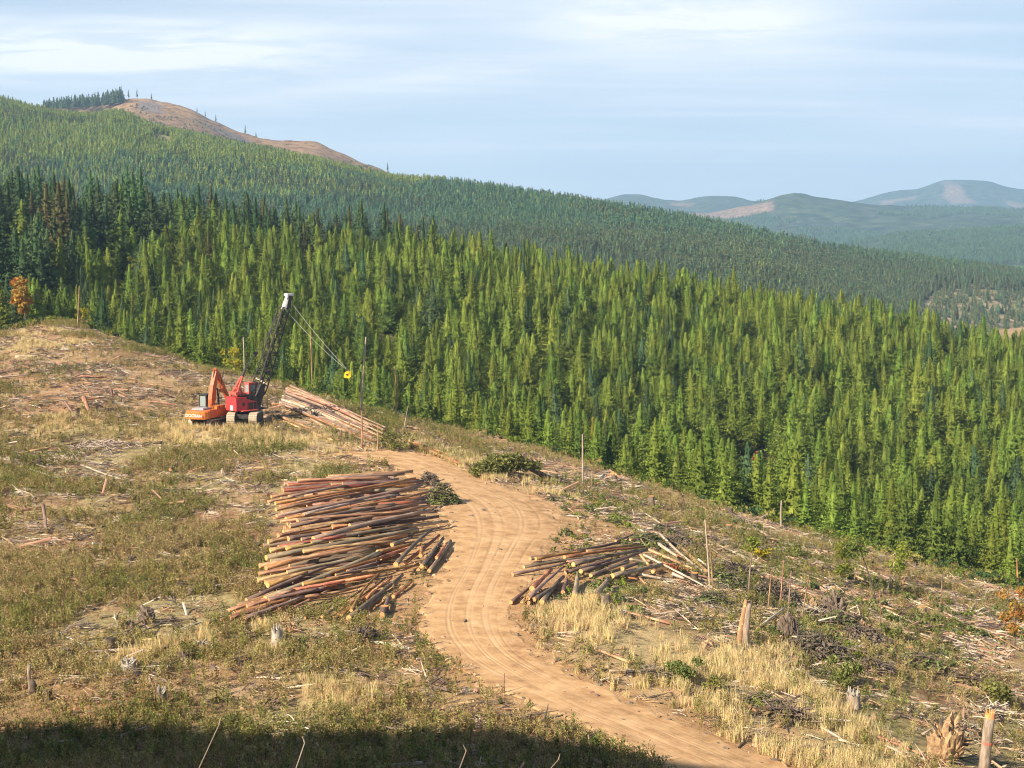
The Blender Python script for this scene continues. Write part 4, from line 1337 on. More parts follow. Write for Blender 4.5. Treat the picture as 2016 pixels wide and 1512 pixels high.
back = [(520, 225, 1100, 140, 26, 't'), (655, 222, 1490, 88, 26, 'g'), (495, 262, 700, 224, 26, 't'), (550, 275, 1620, 84, 30, 'r'), (585, 300, 1555, 118, 26, 'o'), (555, 322, 1440, 146, 26, 't'),
        (560, 370, 1675, 132, 30, 'g'), (600, 345, 1585, 160, 24, 't'), (765, 360, 1500, 210, 30, 'w'), (540, 390, 780, 350, 20, 't'), (630, 392, 1715, 190, 32, 'r'),
        (720, 410, 1710, 232, 36, 'g'), (660, 450, 1720, 262, 34, 'g'), (770, 466, 1725, 292, 44, 't'), (590, 412, 1600, 335, 28, 't'), (985, 455, 1115, 440, 38, 'o', 1.7, 1.75),
        (1118, 446, 1650, 365, 36, 'd', 1.8, 1.3), (612, 495, 1180, 400, 34, 't'), (840, 545, 1730, 330, 44, 'g', 1.7, 1.6), (650, 545, 900, 505, 38, 'd'), (495, 570, 720, 525, 38, 't'),
        (750, 550, 1000, 505, 30, 'd'), (700, 490, 1010, 435, 30, 't'), (670, 440, 900, 400, 34, 't'), (575, 520, 760, 480, 28, 't')]
lay_logs(back, T3, 'the back deck', 'logs in the big deck left of the road', h_main)
mid = [(575, 610, 1090, 522, 38, 'r'), (512, 635, 790, 582, 44, 't'), (635, 622, 860, 582, 28, 'o'), (820, 575, 1590, 440, 34, 'g'), (1190, 510, 1868, 412, 34, 'g', 1.2, 0.5), (1260, 440, 1795, 375, 36, 'd', 1.5, 0.8),
       (480, 690, 1640, 472, 42, 'g'), (765, 640, 1480, 562, 36, 't'), (430, 752, 1250, 602, 40, 't'), (480, 768, 1555, 515, 42, 'o'), (425, 812, 860, 738, 36, 't'), (418, 862, 1275, 660, 36, 't'),
       (640, 800, 1180, 690, 30, 'g'), (1350, 695, 1600, 606, 34, 'r', 1.2, 1.1), (1330, 645, 1590, 585, 34, 'r', 1.3, 1.2), (1440, 592, 1580, 540, 34, 'g', 1.4, 1.35), (490, 898, 1285, 640, 50, 'r'), (470, 880, 800, 800, 40, 't')]
lay_logs(mid, T3, 'the middle deck', 'logs in the big deck left of the road', h_main)
frontd = [(330, 1015, 1280, 640, 38, 'd'), (380, 1040, 1415, 672, 40, 'r'), (475, 1005, 1350, 650, 44, 'g'), (195, 1092, 700, 935, 36, 't'), (270, 1056, 620, 932, 34, 't'), (335, 1062, 640, 965, 34, 't'), (235, 1112, 660, 1000, 36, 'r'),
          (200, 1150, 520, 1060, 42, 't'), (315, 1152, 770, 985, 40, 'g'), (30, 1188, 215, 1118, 28, 'g', 0.45, 0.5), (130, 1166, 320, 1100, 28, 't'), (288, 1190, 560, 1085, 34, 'r', 0.2, 0.3), (430, 1150, 640, 1075, 32, 't', 0.25, 0.3),
          (580, 1068, 770, 988, 32, 'o', 0.5, 0.7), (685, 935, 1085, 868, 30, 'r'), (720, 965, 930, 915, 30, 'd'), (915, 900, 1320, 820, 36, 'o'), (1010, 820, 1430, 738, 22, 'd'), (890, 985, 1345, 862, 32, 't', 0.5, 0.8),
          (660, 1085, 965, 935, 26, 't', 0.25, 0.5), (760, 890, 1650, 745, 32, 'r', 1.2, 0.9), (1100, 792, 1340, 722, 28, 'g'), (420, 1165, 560, 1120, 30, 't', 0.2, 0.2), (500, 1010, 880, 930, 30, 'd'), (780, 1150, 1010, 1000, 18, 't', 0.1, 0.15)]
lay_logs(frontd, T3, 'the front deck', 'logs in the big deck left of the road', h_main)
bun = [(1470, 742, 1750, 470, 40, 'd', 1.0, 1.4), (1658, 675, 1660, 585, 34, 'r', 0.9, 1.0), (1540, 732, 1800, 520, 34, 'r', 0.6, 0.7), (1668, 756, 1830, 545, 38, 'd', 0.55, 0.55), (1642, 786, 1760, 640, 34, 't', 0.25, 0.3), (1725, 790, 1890, 562, 36, 'g', 0.22, 0.22), (1780, 690, 1855, 580, 26, 'r', 0.5, 0.5), (1700, 760, 1815, 600, 34, 'd', 0.25, 0.25)]
lay_logs(bun, T3, 'the short bundle at the road edge', 'logs in the short bundle at the road edge', h_main)
low = [(905, 1142, 1250, 912, 28, 'd', 0.2, 0.35), (960, 1145, 1390, 845, 28, 't', 0.2, 0.4), (1130, 1092, 1372, 780, 28, 'r', 0.5, 1.0), (1055, 1125, 1440, 832, 28, 'r', 0.2, 0.4), (1112, 1150, 1522, 822, 44, 'd', 0.3, 0.5), (1000, 1150, 1420, 860, 28, 'r', 0.2, 0.3),
       (1240, 1002, 1440, 845, 28, 'o', 0.5, 0.6), (1450, 985, 1592, 872, 28, 'r', 0.2, 0.2), (1365, 1125, 1412, 985, 44, 'd', 0.3, 0.3), (1180, 1130, 1480, 905, 30, 'd', 0.2, 0.25)]
lay_logs(low, T3, 'the loose dark stack below the deck', 'logs in the loose dark stack below the big deck', h_main)


def fill_under(poly_px, n, ang, L, r, hmax, cks, lab, group, seed):
    """lower layers of a deck, resting on the ground under the visible logs"""
    q = random.Random(seed)
    pts = [G(*p) for p in poly_px]
    poly = [(p.x, p.y) for p in pts]
    xs = [p[0] for p in poly]; yv = [p[1] for p in poly]
    cnt = 0; tries = 0
    while cnt < n and tries < n * 60:
        tries += 1
        x = q.uniform(min(xs), max(xs)); y = q.uniform(min(yv), max(yv))
        a_ = ang + q.uniform(-0.08, 0.08); l_ = L * q.uniform(0.8, 1.0)
        e1 = (x - math.cos(a_) * l_ / 2, y - math.sin(a_) * l_ / 2); e2 = (x + math.cos(a_) * l_ / 2, y + math.sin(a_) * l_ / 2)
        if not (in_poly(np.array([e1[0], e2[0]]), np.array([e1[1], e2[1]]), poly).all()): continue
        h = r + q.random() * hmax
        o = log_between((e1[0], e1[1], Hs(*e1) + h), (e2[0], e2[1], Hs(*e2) + h), r * q.uniform(0.8, 1.1), r * 0.75, q.choice(cks), seed * 100 + cnt)
        tag(o, lab, 'log', group)
        cnt += 1


fill_under([(540, 968), (830, 945), (855, 1050), (560, 1075)], 62, 0.42, 9, 0.2, 0.85, 'dtrg', 'partly hidden bottom log under the back rows of the big deck', 'hidden bottom logs of the back deck', 3)
fill_under([(520, 1075), (830, 1030), (800, 1110), (510, 1160)], 50, 0.42, 8, 0.2, 0.85, 'dtrg', 'partly hidden bottom log under the middle rows of the big deck', 'hidden bottom logs of the middle deck', 4)
fill_under([(450, 1215), (560, 1120), (790, 1095), (720, 1150), (560, 1215)], 30, 0.5, 6, 0.18, 0.4, 'dt', 'partly hidden bottom log under the front rows of the big deck', 'hidden bottom logs of the front deck', 5)


def h_right(px, py):
    return float(np.interp(px, [1000, 1100, 1200, 1270, 1330], [0.25, 0.5, 0.9, 0.9, 0.4]))


rt = [(335, 322, 1050, 192, 34, 'd'), (380, 322, 785, 260, 34, 'r'), (785, 264, 1200, 208, 28, 't'), (610, 310, 1250, 228, 28, 'r'), (288, 388, 1000, 290, 30, 'd'), (197, 445, 640, 352, 32, 'g', 0.25, 0.6),
      (636, 350, 1250, 250, 30, 'g'), (680, 368, 1190, 258, 36, 'd'), (740, 422, 1265, 248, 38, 'd'), (620, 432, 980, 330, 30, 'd'), (818, 455, 1125, 332, 34, 'd'), (930, 412, 1120, 350, 30, 'g'),
      (990, 460, 1395, 368, 42, 'g', 0.5, 0.6), (1070, 402, 1190, 360, 32, 'd'), (1020, 472, 1200, 455, 22, 'd', 0.15, 0.15)]
lay_logs(rt, T4, 'the right hand pile by the road', 'logs in the right hand pile', h_right)
rb = [(182, 668, 390, 500, 36, 'd', 0.2, 0.3), (352, 560, 505, 408, 44, 'r', 0.7, 0.9), (320, 636, 592, 395, 34, 'g', 0.5, 0.9), (370, 645, 570, 505, 40, 'd', 0.4, 0.5), (430, 667, 602, 465, 40, 'g', 0.25, 0.3), (270, 668, 420, 530, 28, 't', 0.2, 0.3), (325, 672, 480, 560, 34, 'd', 0.2, 0.2)]
lay_logs(rb, T4, 'the short bundle by the right hand pile', 'short logs in front of the right hand pile', h_right)
rc = [(598, 590, 632, 490, 34, 'd', 0.2, 0.3), (690, 620, 716, 440, 52, 'g', 0.3, 0.6), (842, 625, 955, 488, 62, 'g', 0.35, 0.6), (960, 610, 1005, 570, 34, 'd', 0.2, 0.2)]
lay_logs(rc, T4, 'the butts in the straw grass', 'thick log butts in the straw grass', h_right, name='log_butt')
rd = [(1140, 60, 1300, 135, 24, 'w', 0.2, 0.3), (1365, 120, 1725, 432, 22, 'w', 0.8, 0.3), (1240, 290, 1880, 625, 22, 'w', 0.9, 0.15), (1280, 250, 1690, 430, 26, 't', 0.9, 0.4), (1350, 200, 1500, 300, 30, 'w', 0.5, 0.6), (1550, 240, 1765, 442, 30, 't', 0.5, 0.3),
      (1130, 172, 1250, 160, 20, 't', 0.5, 0.5), (1015, 182, 1175, 118, 22, 'd', 0.4, 0.4), (1130, 325, 1280, 360, 24, 'w', 1.1, 0.8), (1215, 290, 1275, 370, 26, 'o', 1.1, 0.8), (1200, 445, 1520, 510, 26, 'w', 0.3, 0.2), (1380, 350, 1600, 410, 24, 'r', 0.5, 0.4),
      (1450, 380, 1700, 445, 22, 't', 0.4, 0.3), (1465, 440, 1560, 480, 34, 'w', 0.5, 0.4), (1310, 425, 1430, 400, 30, 'r', 0.6, 0.6), (1210, 475, 1290, 560, 22, 't', 0.3, 0.2), (1540, 655, 1670, 800, 26, 'w', 0.5, 0.2), (1100, 470, 1190, 485, 22, 'o', 0.3, 0.3), (1720, 450, 1870, 395, 30, 'd', 0.3, 0.4)]
lay_logs(rd, T4, 'the splintered wood', 'splintered logs right of the right hand pile', h_right, name='broken_log')
# long pole pile beside the yarder
q = random.Random(5)
yp = []
for k in range(27):
    t = k / 26
    x1 = 780 - 75 * t + q.uniform(-22, 16); y1 = 668 + 122 * t ** 0.9 + q.uniform(-4, 4)
    x2 = 1400 - 60 * t + q.uniform(-110, 25); y2 = y1 + (x2 - x1) * (0.455 - 0.05 * t) + q.uniform(-12, 12)
    yp.append((x1, y1, x2, y2, q.choice([11, 14, 18]), q.choice('pptpwprgpd'), 1.25 - 0.6 * t + q.uniform(-.15, .15), 0.8 - 0.45 * t + q.uniform(-.1, .1)))
for k in range(12):
    t = k / 11
    x1 = 890 + q.uniform(-25, 30) + 30 * t; y1 = 815 + 75 * t
    x2 = 1360 + q.uniform(-50, 10) - 20 * t; y2 = 985 + 85 * t
    yp.append((x1, y1, x2, y2, q.choice([11, 14, 17]), q.choice('pwwpgp'), 0.7 - 0.5 * t, 0.5 - 0.3 * t))
yp += [(700, 868, 1108, 1032, 22, 't', 0.25, 0.25), (735, 905, 1085, 1040, 18, 't', 0.2, 0.2), (655, 790, 740, 795, 12, 'o', 0.2, 0.3), (740, 790, 895, 832, 20, 'd', 0.5, 0.4)]
yp2 = [(1560, 1030, 1890, 1180, 20, 'r', 0.5, 0.4), (1480, 975, 1760, 1110, 16, 'd', 0.3, 0.4), (1640, 1080, 1870, 1175, 16, 'o', 0.3, 0.3), (1570, 1060, 1790, 1150, 16, 't', 0.2, 0.2), (1700, 1080, 1895, 1165, 14, 'r', 0.6, 0.5)]


def lay_long(rows, pile, group):
    rows = sorted(rows, key=lambda r: (r[1] + r[3]) / 2)
    for k, (x1, y1, x2, y2, th, ck, h1, h2) in enumerate(rows):
        a1 = T1(x1, y1); a2 = T1(x2, y2)
        P1 = G(*a1, h1); P2 = G(*a2, h2)
        r1 = th / 3.36 * P1.y / F * 0.5
        o = log_between(P1, P2, r1, r1 * 0.7, ck, 5000 + k + len(rows) * 50, nseg=9)
        tag(o, 'long %s pole log, %s from top of %s' % (LOGN[ck], ordw[k], pile), 'log', group)


lay_long(yp, 'the pole fan by the tower', 'long logs fanned out beside the tower')
lay_long(yp2, 'the low pile by the far bend', 'logs in the low pile above the far road bend')

# traced fallen logs across the clearcut (picture pixels)
FL = [(1010, 1108, 1480, 1242, 0, 'w'), ]
fallen = [
    (1410, 1225, 1920, 1300, 5, 'w', 0.3, 0.35, 'long pale log lying past the tall split stump'),
    (1560, 1252, 1735, 1290, 4, 'w', 0.9, 0.4, 'thin white log bridging the dark hollow'),
    (1640, 1280, 1725, 1322, 8, 'w', 0.5, 0.2, 'thick white log sloping down from the hollow'),
    (1490, 1238, 1548, 1194, 6, 'w', 0.2, 1.2, 'grey pole propped up against the root wad'),
    (1400, 1085, 1700, 1250, 5, 't', 0.2, 0.3, 'tan log lying down the right slope, the longest'),
    (1395, 1065, 1640, 1170, 5, 'w', 0.2, 0.2, 'pale log behind the two bare poles'),
    (1480, 1120, 1640, 1190, 5, 't', 0.2, 0.2, 'tan log between the bare poles and the root wad'),
    (1460, 1110, 1560, 1150, 4, 'w', 0.2, 0.2, 'short pale log beside the thin bare poles'),
    (1560, 1115, 1650, 1155, 5, 'd', 0.2, 0.2, 'dark log on the slope right of the thin poles'),
    (1630, 1140, 1710, 1178, 6, 'd', 0.2, 0.2, 'dark log below the airy saplings'),
    (1750, 1120, 1860, 1145, 4, 'w', 0.2, 0.2, 'pale log at the clearcut edge below the forest'),
    (1820, 1128, 1960, 1165, 4, 'w', 0.2, 0.2, 'white log along the lower right forest edge'),
    (1440, 1035, 1560, 1060, 5, 'g', 0.2, 0.2, 'grey weathered log beside the upper orange stump'),
    (1540, 1035, 1625, 1075, 5, 'w', 0.2, 0.2, 'pale log along the forest edge above the bush'),
    (1260, 945, 1330, 962, 4, 'w', 0.2, 0.2, 'thin white log at the crest right of the tall snag'),
    (1010, 930, 1060, 940, 5, 'd', 0.6, 0.3, 'dark leaning log behind the fallen green tree'),
    (1190, 935, 1160, 960, 4, 'w', 0.3, 0.1, 'short white log below the crest snag'),
    (1760, 1375, 1850, 1395, 6, 'w', 0.25, 0.25, 'pale broken log in the reddish ground at lower right'),
    (1775, 1390, 1820, 1408, 4, 'w', 0.2, 0.2, 'small pale stick below the broken log'),
    (1730, 1450, 1830, 1492, 6, 't', 0.3, 0.2, 'tan log left of the big root wad'),
    (1815, 1445, 1880, 1405, 4, 'w', 0.3, 1.4, 'thin pale pole leaning over the big root wad'),
    (1650, 1455, 1700, 1470, 5, 'w', 0.2, 0.2, 'grey log end in the grass at the bottom right'),
    (1915, 1230, 2005, 1278, 4, 't', 0.2, 0.2, 'straw coloured log below the orange tree'),
    (1870, 1245, 1920, 1262, 4, 'w', 0.2, 0.2, 'small pale log left of the orange tree'),
    (1235, 1205, 1320, 1228, 6, 't', 0.2, 0.2, 'tan log below the small spiked stump'),
    (1330, 1200, 1375, 1240, 4, 'w', 0.3, 0.2, 'short white log on the brown ground'),
    (1180, 1280, 1240, 1305, 7, 't', 0.2, 0.2, 'decayed tan log in the straw grass'),
    (1410, 1355, 1490, 1400, 8, 't', 0.2, 0.2, 'rotten tan log sunk in the lower right grass'),
    (1200, 1320, 1265, 1322, 5, 'g', 0.2, 0.2, 'grey log by the edge of the straw grass'),
    (160, 935, 60, 948, 5, 'w', 0.2, 0.2, 'pale log above the weeds at the far left'),
    (60, 925, 122, 942, 7, 'w', 0.25, 0.2, 'thick bleached log at the left among the weeds'),
    (160, 915, 245, 945, 4, 'w', 0.2, 0.2, 'thin bleached log in the grey slash heap'),
    (210, 950, 275, 970, 5, 'w', 0.2, 0.2, 'bleached log in the lower part of the slash heap'),
    (60, 888, 160, 870, 5, 't', 0.3, 0.2, 'tan log at the top of the slash heap'),
    (335, 925, 370, 895, 6, 'd', 0.3, 0.5, 'dark charred log leaning in the slash heap'),
    (85, 995, 92, 1048, 7, 'g', 1.6, 0.1, 'grey snag piece leaning in the weeds at the left'),
    (160, 1050, 265, 1020, 4, 'd', 0.2, 0.2, 'thin dark log in the weeds left of the deck'),
    (30, 703, 75, 701, 6, 'w', 0.2, 0.2, 'white log at the top left of the knoll'),
    (0, 742, 60, 738, 4, 'w', 0.2, 0.2, 'pale log on the knoll at the left edge'),
    (155, 740, 210, 742, 4, 't', 0.2, 0.2, 'tan pole lying across the knoll'),
    (128, 790, 152, 822, 5, 'd', 1.2, 0.2, 'dark pole leaning on the knoll base'),
    (165, 782, 175, 810, 9, 't', 1.3, 0.2, 'propped tan slab of the broken wood on the knoll'),
    (162, 788, 200, 782, 4, 'o', 0.8, 0.8, 'orange split pole lying on the propped slab'),
    (300, 790, 345, 796, 4, 't', 0.2, 0.2, 'tan log left of the orange excavator'),
    (218, 765, 222, 782, 6, 'd', 1.2, 0.2, 'short dark upright log on the knoll'),
    (505, 745, 525, 757, 4, 'w', 0.7, 0.2, 'white stick behind the red cab'),
    (555, 805, 580, 812, 3, 't', 0.2, 0.2, 'small tan stick between the machine and the poles'),
    (1255, 1000, 1300, 1030, 4, 'w', 0.2, 0.2, 'pale limb below the orange topped stump'),
    (1900, 1190, 1960, 1205, 4, 'w', 0.2, 0.2, 'pale log on the slope by the right edge'),
    (1700, 1180, 1800, 1215, 4, 't', 0.2, 0.2, 'tan log running down the right slope'),
    (1850, 1180, 1900, 1192, 3, 'w', 0.2, 0.2, 'white stick above the pale right log'),
]
for k, (x1, y1, x2, y2, th, ck, h1, h2, lab) in enumerate(fallen):
    P1 = G(x1, y1, h1); P2 = G(x2, y2, h2)
    r1 = th * P1.y / F * 0.5
    o = log_between(P1, P2, r1, r1 * 0.7, ck, 7000 + k, 'fallen_log', 'cut', 6)
    tag(o, lab, 'log', 'fallen logs across the clearcut')

q = random.Random(77)
for k in range(115):
    px = q.uniform(1290, 1960); py = np.interp(px, [1250, 1500, 1750, 2000], [1010, 1085, 1165, 1240]) + q.uniform(-45, 95)
    L = q.uniform(25, 95); a_ = math.radians(q.gauss(25, 9)) if q.random() < 0.8 else q.uniform(-0.6, 0.3)
    x2, y2 = px + L * math.cos(a_), py + L * math.sin(a_) * 0.95
    if x2 > 2010: continue
    P1 = G(px, py, 0.18); P2 = G(x2, y2, 0.18)
    if (P2 - P1).length > 14 or P1.y > crest_y(P1.x, P1.y): continue
    r1 = q.uniform(0.035, 0.11)
    o = log_between(P1, P2, r1, r1 * 0.6, q.choice('wwwtgt'), 8000 + k, 'fallen_log', 'cut', 6)
    tag(o, 'slender log, one of the many strewn down the right slope', 'log', 'slender logs strewn down the right slope')

# ------------------------------------------------------------------ bare poles and snags
poles = [  # top px,py ; base px,py ; width px ; mat ; label
    (720, 664, 710, 814, 5, 'w', 'tallest bare pole right of the yellow carriage'),
    (711, 808, 712, 885, 4, 't', 'bare pole standing in the pole pile below the tallest one'),
    (611, 652, 614, 775, 3.5, 't', 'slim bare trunk between the tower and the yellow carriage'),
    (479, 664, 481, 740, 4, 'w', 'slim pale trunk left of the lattice tower'),
    (778, 722, 779, 826, 4, 't', 'orange topped snag right of the tallest bare pole'),
    (672, 843, 673, 874, 3, 'g', 'short grey pole by the lower logs of the fan'),
    (744, 834, 743, 886, 3, 't', 'short tan pole at the right end of the fan'),
    (804, 798, 794, 852, 2.5, 'w', 'thin leaning stem above the low road pile'),
    (1147, 855, 1148, 950, 4.5, 'w', 'straight bare pole right of the fallen green tree'),
    (1287, 890, 1286, 957, 5, 'w', 'straight bare pole against the forest left of the orange stump'),
    (1538, 985, 1538, 1040, 5, 'w', 'pale snag at the forest edge on the right'),
    (1387, 1022, 1398, 1160, 4.5, 'w', 'left one of the two tall poles by the right hand pile'),
    (1398, 1064, 1404, 1180, 4, 't', 'right one of the two tall poles by the right hand pile'),
    (1482, 1088, 1474, 1178, 4, 'g', 'bent bare pole rising behind the tall split stump'),
    (1519, 1125, 1511, 1203, 4, 't', 'first thin pole right of the split stump'),
    (1542, 1102, 1534, 1200, 3.5, 't', 'second thin pole right of the split stump'),
    (1557, 1123, 1552, 1213, 3.5, 'g', 'third thin pole right of the split stump'),
    (1591, 1135, 1577, 1224, 3, 't', 'leaning thin pole left of the dark root wads'),
    (1654, 1085, 1655, 1148, 3.5, 't', 'thin bare stem among the airy saplings'),
    (1730, 1160, 1733, 1222, 3, 't', 'thin dead stem below the airy saplings'),
    (1855, 1130, 1852, 1190, 3, 'g', 'thin grey stem on the open right slope'),
    (1760, 1105, 1745, 1165, 3, 'w', 'slanting pale stem beside the leaning sapling'),
    (2003, 1100, 2004, 1160, 5, 'r', 'orange broken snag at the right edge of the forest'),
    (1478, 905, 1490, 975, 5, 'w', 'white dead trunk under the red dead tree'),
    (156, 563, 153, 645, 3.5, 't', 'broken tan snag at the crest of the left knoll'),
    (150, 335, 151, 470, 2.2, 'g', 'tall grey dead spire above the dark firs'),
    (993, 1328, 994, 1366, 2.5, 'd', 'thin dark stake beside the road'),
    (1165, 930, 1165, 965, 2.5, 'g', 'small dead stem near the crest pole'),
    (1312, 1028, 1311, 1057, 2.5, 't', 'short stick on the slope above the pile'),
    (310, 1340, 304, 1395, 3, 't', 'upright pale stick by the grey foreground stump'),
]
for k, (x1, y1, x2, y2, w, ck, lab) in enumerate(poles):
    if k in (2, 3): base = Vector((0, 226, 0))
    elif k == 23: base = Vector((0, 235, 0))
    elif k == 25: base = Vector((0, 340, 0))
    else: base = None
    if base is None:
        B = G(x2, y2)
    else:
        Y = base.y; B = Vector((col_u(x2, y2) * Y, Y, 0)); B.z = Hs(B.x, Y)
    b_ = (756 - y1) / F; fy = math.cos(PITCH) + b_ * math.sin(PITCH)
    Tz = row_e(y1) * B.y; Tx = (x1 - 1008) / F / fy * B.y
    r = w * B.y / F * 0.5
    o = log_between((B.x, B.y, B.z - 0.3), (Tx, B.y + rnd.uniform(-0.3, 0.3), Tz), r, r * 0.55, ck, 9000 + k, 'bare_pole', 'cut', 8)
    tag(o, lab, 'pole')

# the leaning little tree with a dark trunk
p = G(1722, 1172)
tt = MB(); tt.tube([(0.05, 0, -0.2), (-0.6, 0, 2.0), (-1.35, 0, 4.0), (-1.7, 0, 5.0)], [0.09, 0.07, 0.05, 0.02], 6)
V1, F1 = leafy_crown(1.5, 2.2, 700, 77, 0.12, 12, z0=3.2)
V1 = V1 + np.array([-1.5, 0, 0])
thing_tree('leaning_sapling', p.x, p.y, p.z, mesh_data('crown', V1, F1, [M['leaf_green']]), tt.data('trunk', [M['root_dark']]), 1.0, 0, 'leaning sapling with a dark crooked trunk and green top', 'tree')
# red dead tree inside the plantation
p = Vector((col_u(1490, 915) * 235, 235, 0)); p.z = Hs(p.x, p.y)
V1, F1 = leafy_crown(0.9, 3.0, 300, 78, 0.22, 9, z0=row_e(925) * 235 - p.z)
hh = row_e(890) * 235 - p.z
thing_tree('dead_tree', p.x, p.y, p.z, mesh_data('crown', V1, F1, [M['leaf_red']]), trunk_data(hh, 0.12), 1.0, 0, 'dead red needled tree among the green plantation', 'tree')

# fallen green tree by the far bend
p = G(935, 938); p2 = G(1085, 948)
o = empty('fallen_green_tree', p)
d = p2 - p
mb = MB(); mb.tube([(0.5, 0, 0.9), (d.x * 0.5, d.y * 0.5 + 0.3, d.z * 0.5 + 1.3), (d.x * 0.68, d.y * 0.68, d.z * .68 + 1.4), (d.x, d.y, d.z + 0.2)], [0.12, 0.22, 0.25, 0.3], 8)
mb.build('trunk', M['root_dark'], o, True)
V_, n_ = [], 0
q = np.random.default_rng(6)
for cx, cz, rr_, cn in ((0.6, 0.9, 1.3, 900), (2.2, 1.6, 1.6, 1300), (3.6, 1.9, 1.4, 1000), (5.2, 1.5, 1.1, 420), (4.4, 2.3, 0.9, 300), (6.6, 1.2, 0.8, 160)):
    for k in range(cn):
        v = q.normal(0, 1, 3); v /= np.linalg.norm(v)
        c = np.array([cx * d.x / 8.2, d.y * cx / 8.2, cz * 0.7]) + v * rr_ * q.uniform(0.3, 1) * np.array([1, 1, 0.75])
        c[2] = max(c[2], 0.05 + d.z * cx / 8.2)
        a_ = q.normal(0, 1, 3); a_[2] = -abs(a_[2]) * 0.6; a_ /= np.linalg.norm(a_); b_ = np.cross(a_, q.normal(0, 1, 3)); b_ /= np.linalg.norm(b_)
        s = 0.24 * q.uniform(0.6, 1.2)
        V_ += [c - a_ * s, c - b_ * s * 0.4, c + a_ * s, c + b_ * s * 0.4]; n_ += 1
mesh_obj('crown', np.array(V_), np.arange(n_ * 4).reshape(-1, 4), [M['bush']], o)
tag(o, 'toppled green fir with its crown lying by the far road bend', 'tree')

# boughs behind the deck and brown brush
def brush_pile(px, py, wpx, hpx, label, mk, n=700, seed=1, name='brush_pile', dark=True):
    p = G(px, py); sc = p.y / F
    q = np.random.default_rng(seed)
    o = empty(name, p)
    W = wpx * sc / 2; Hh = hpx * sc * 0.8
    V_ = []
    for k in range(n):
        a_ = q.uniform(0, 6.28); r_ = math.sqrt(q.random())
        c = np.array([math.cos(a_) * r_ * W, math.sin(a_) * r_ * W * 0.8, q.uniform(0, 1) * Hh * (1 - r_ ** 2) + 0.05])
        v = q.normal(0, 1, 3); v[2] *= 0.5; v /= np.linalg.norm(v); b_ = np.cross(v, q.normal(0, 1, 3)); b_ /= np.linalg.norm(b_)
        s = 0.22 * q.uniform(0.5, 1.3)
        V_ += [c - v * s, c - b_ * s * 0.35, c + v * s, c + b_ * s * 0.35]
    mesh_obj('boughs', np.array(V_), np.arange(n * 4).reshape(-1, 4), [M[mk]], o)
    mb = MB(); rr_ = random.Random(seed)
    for k in range(int(30 + wpx * 0.9)):
        a_ = rr_.uniform(0, 6.28); r_ = rr_.random()
        c = Vector((math.cos(a_) * r_ * W, math.sin(a_) * r_ * W * 0.8, rr_.uniform(0.05, 1) * Hh * (1 - r_ * r_) + 0.05))
        dd = Vector((rr_.uniform(-1, 1), rr_.uniform(-1, 1), rr_.uniform(-0.3, 0.5))) * rr_.uniform(0.3, 1.3)
        mb.tube([c - dd, c + dd], [rr_.uniform(0.02, 0.06), 0.012], 4)
    mb.build('branches', M['stick_dark'] if dark else M['stick_pale'], o)
    return tag(o, label, 'brush')


brush_pile(868, 990, 80, 50, 'green brush heaped at the right end of the back deck', 'bough', 900, 1)
brush_pile(845, 955, 45, 34, 'dark brown brush behind the top of the deck', 'stick_dark', 350, 2)
brush_pile(1270, 1075, 90, 34, 'green boughs heaped behind the right hand pile', 'bough', 900, 3)
brush_pile(1425, 1150, 80, 30, 'green boughs below the two tall poles', 'bough', 700, 4)
brush_pile(1400, 1190, 70, 34, 'green brush on the brown ground left of the split stump', 'bough', 600, 5)
brush_pile(1650, 1240, 90, 50, 'green brush right of the dark root wads', 'bough', 800, 6)
brush_pile(1200, 990, 60, 18, 'green cut boughs above the landing', 'bough', 400, 7)
brush_pile(1090, 985, 34, 10, 'small green bough heap beside the landing', 'bough', 150, 8)
brush_pile(1560, 1420, 70, 34, 'dark brush heap in the lower right grass', 'stick_dark', 450, 9)
brush_pile(1500, 1388, 60, 30, 'olive brush next to the dark brush heap', 'weed_green', 450, 10)
brush_pile(1300, 1048, 60, 20, 'green boughs scattered on the upper right slope', 'bough', 350, 11)

brush_pile(1600, 1292, 160, 62, 'black tangle of branches filling the dark hollow', 'stick_dark', 900, 21)
brush_pile(1440, 1128, 110, 24, 'dark branch heap between the right hand pile and the bare poles', 'stick_dark', 700, 31)
brush_pile(1515, 1180, 130, 44, 'dark slash heap behind the tall split stump', 'stick_dark', 900, 32)
brush_pile(1590, 1222, 120, 36, 'grey slash heap between the two root wads', 'stick_dark', 700, 33, dark=False)
brush_pile(1690, 1262, 120, 34, 'dark slash heap right of the dark tangled root wad', 'stick_dark', 800, 34)
brush_pile(1800, 1310, 120, 30, 'dark green slash heap sloping toward the right edge', 'bough', 700, 35)
brush_pile(1620, 1130, 100, 20, 'brown slash heap among the upper slope saplings', 'weed_brown', 500, 36)
brush_pile(1330, 1075, 90, 24, 'dark slash behind the splintered wood', 'stick_dark', 500, 37)
brush_pile(1715, 1318, 90, 26, 'dark branch tangle at the lower end of the hollow', 'stick_dark', 500, 22)
brush_pile(1905, 1345, 110, 26, 'grey brown branch heap right of the hollow', 'weed_brown', 600, 23)
brush_pile(1950, 1410, 90, 26, 'grey branch heap beside the orange topped trunk', 'stick_dark', 500, 24, dark=False)
brush_pile(1520, 1410, 90, 20, 'brown branch heap in the lower straw grass', 'weed_brown', 500, 25)
brush_pile(1290, 1335, 70, 18, 'olive low brush in the straw grass right of the road', 'weed_olive', 500, 26)
brush_pile(1120, 905, 60, 14, 'brown brush on the crest beyond the fallen green tree', 'weed_brown', 300, 27)
brush_pile(200, 880, 150, 16, 'grey slash heap across the left field', 'stick_dark', 400, 28, dark=False)
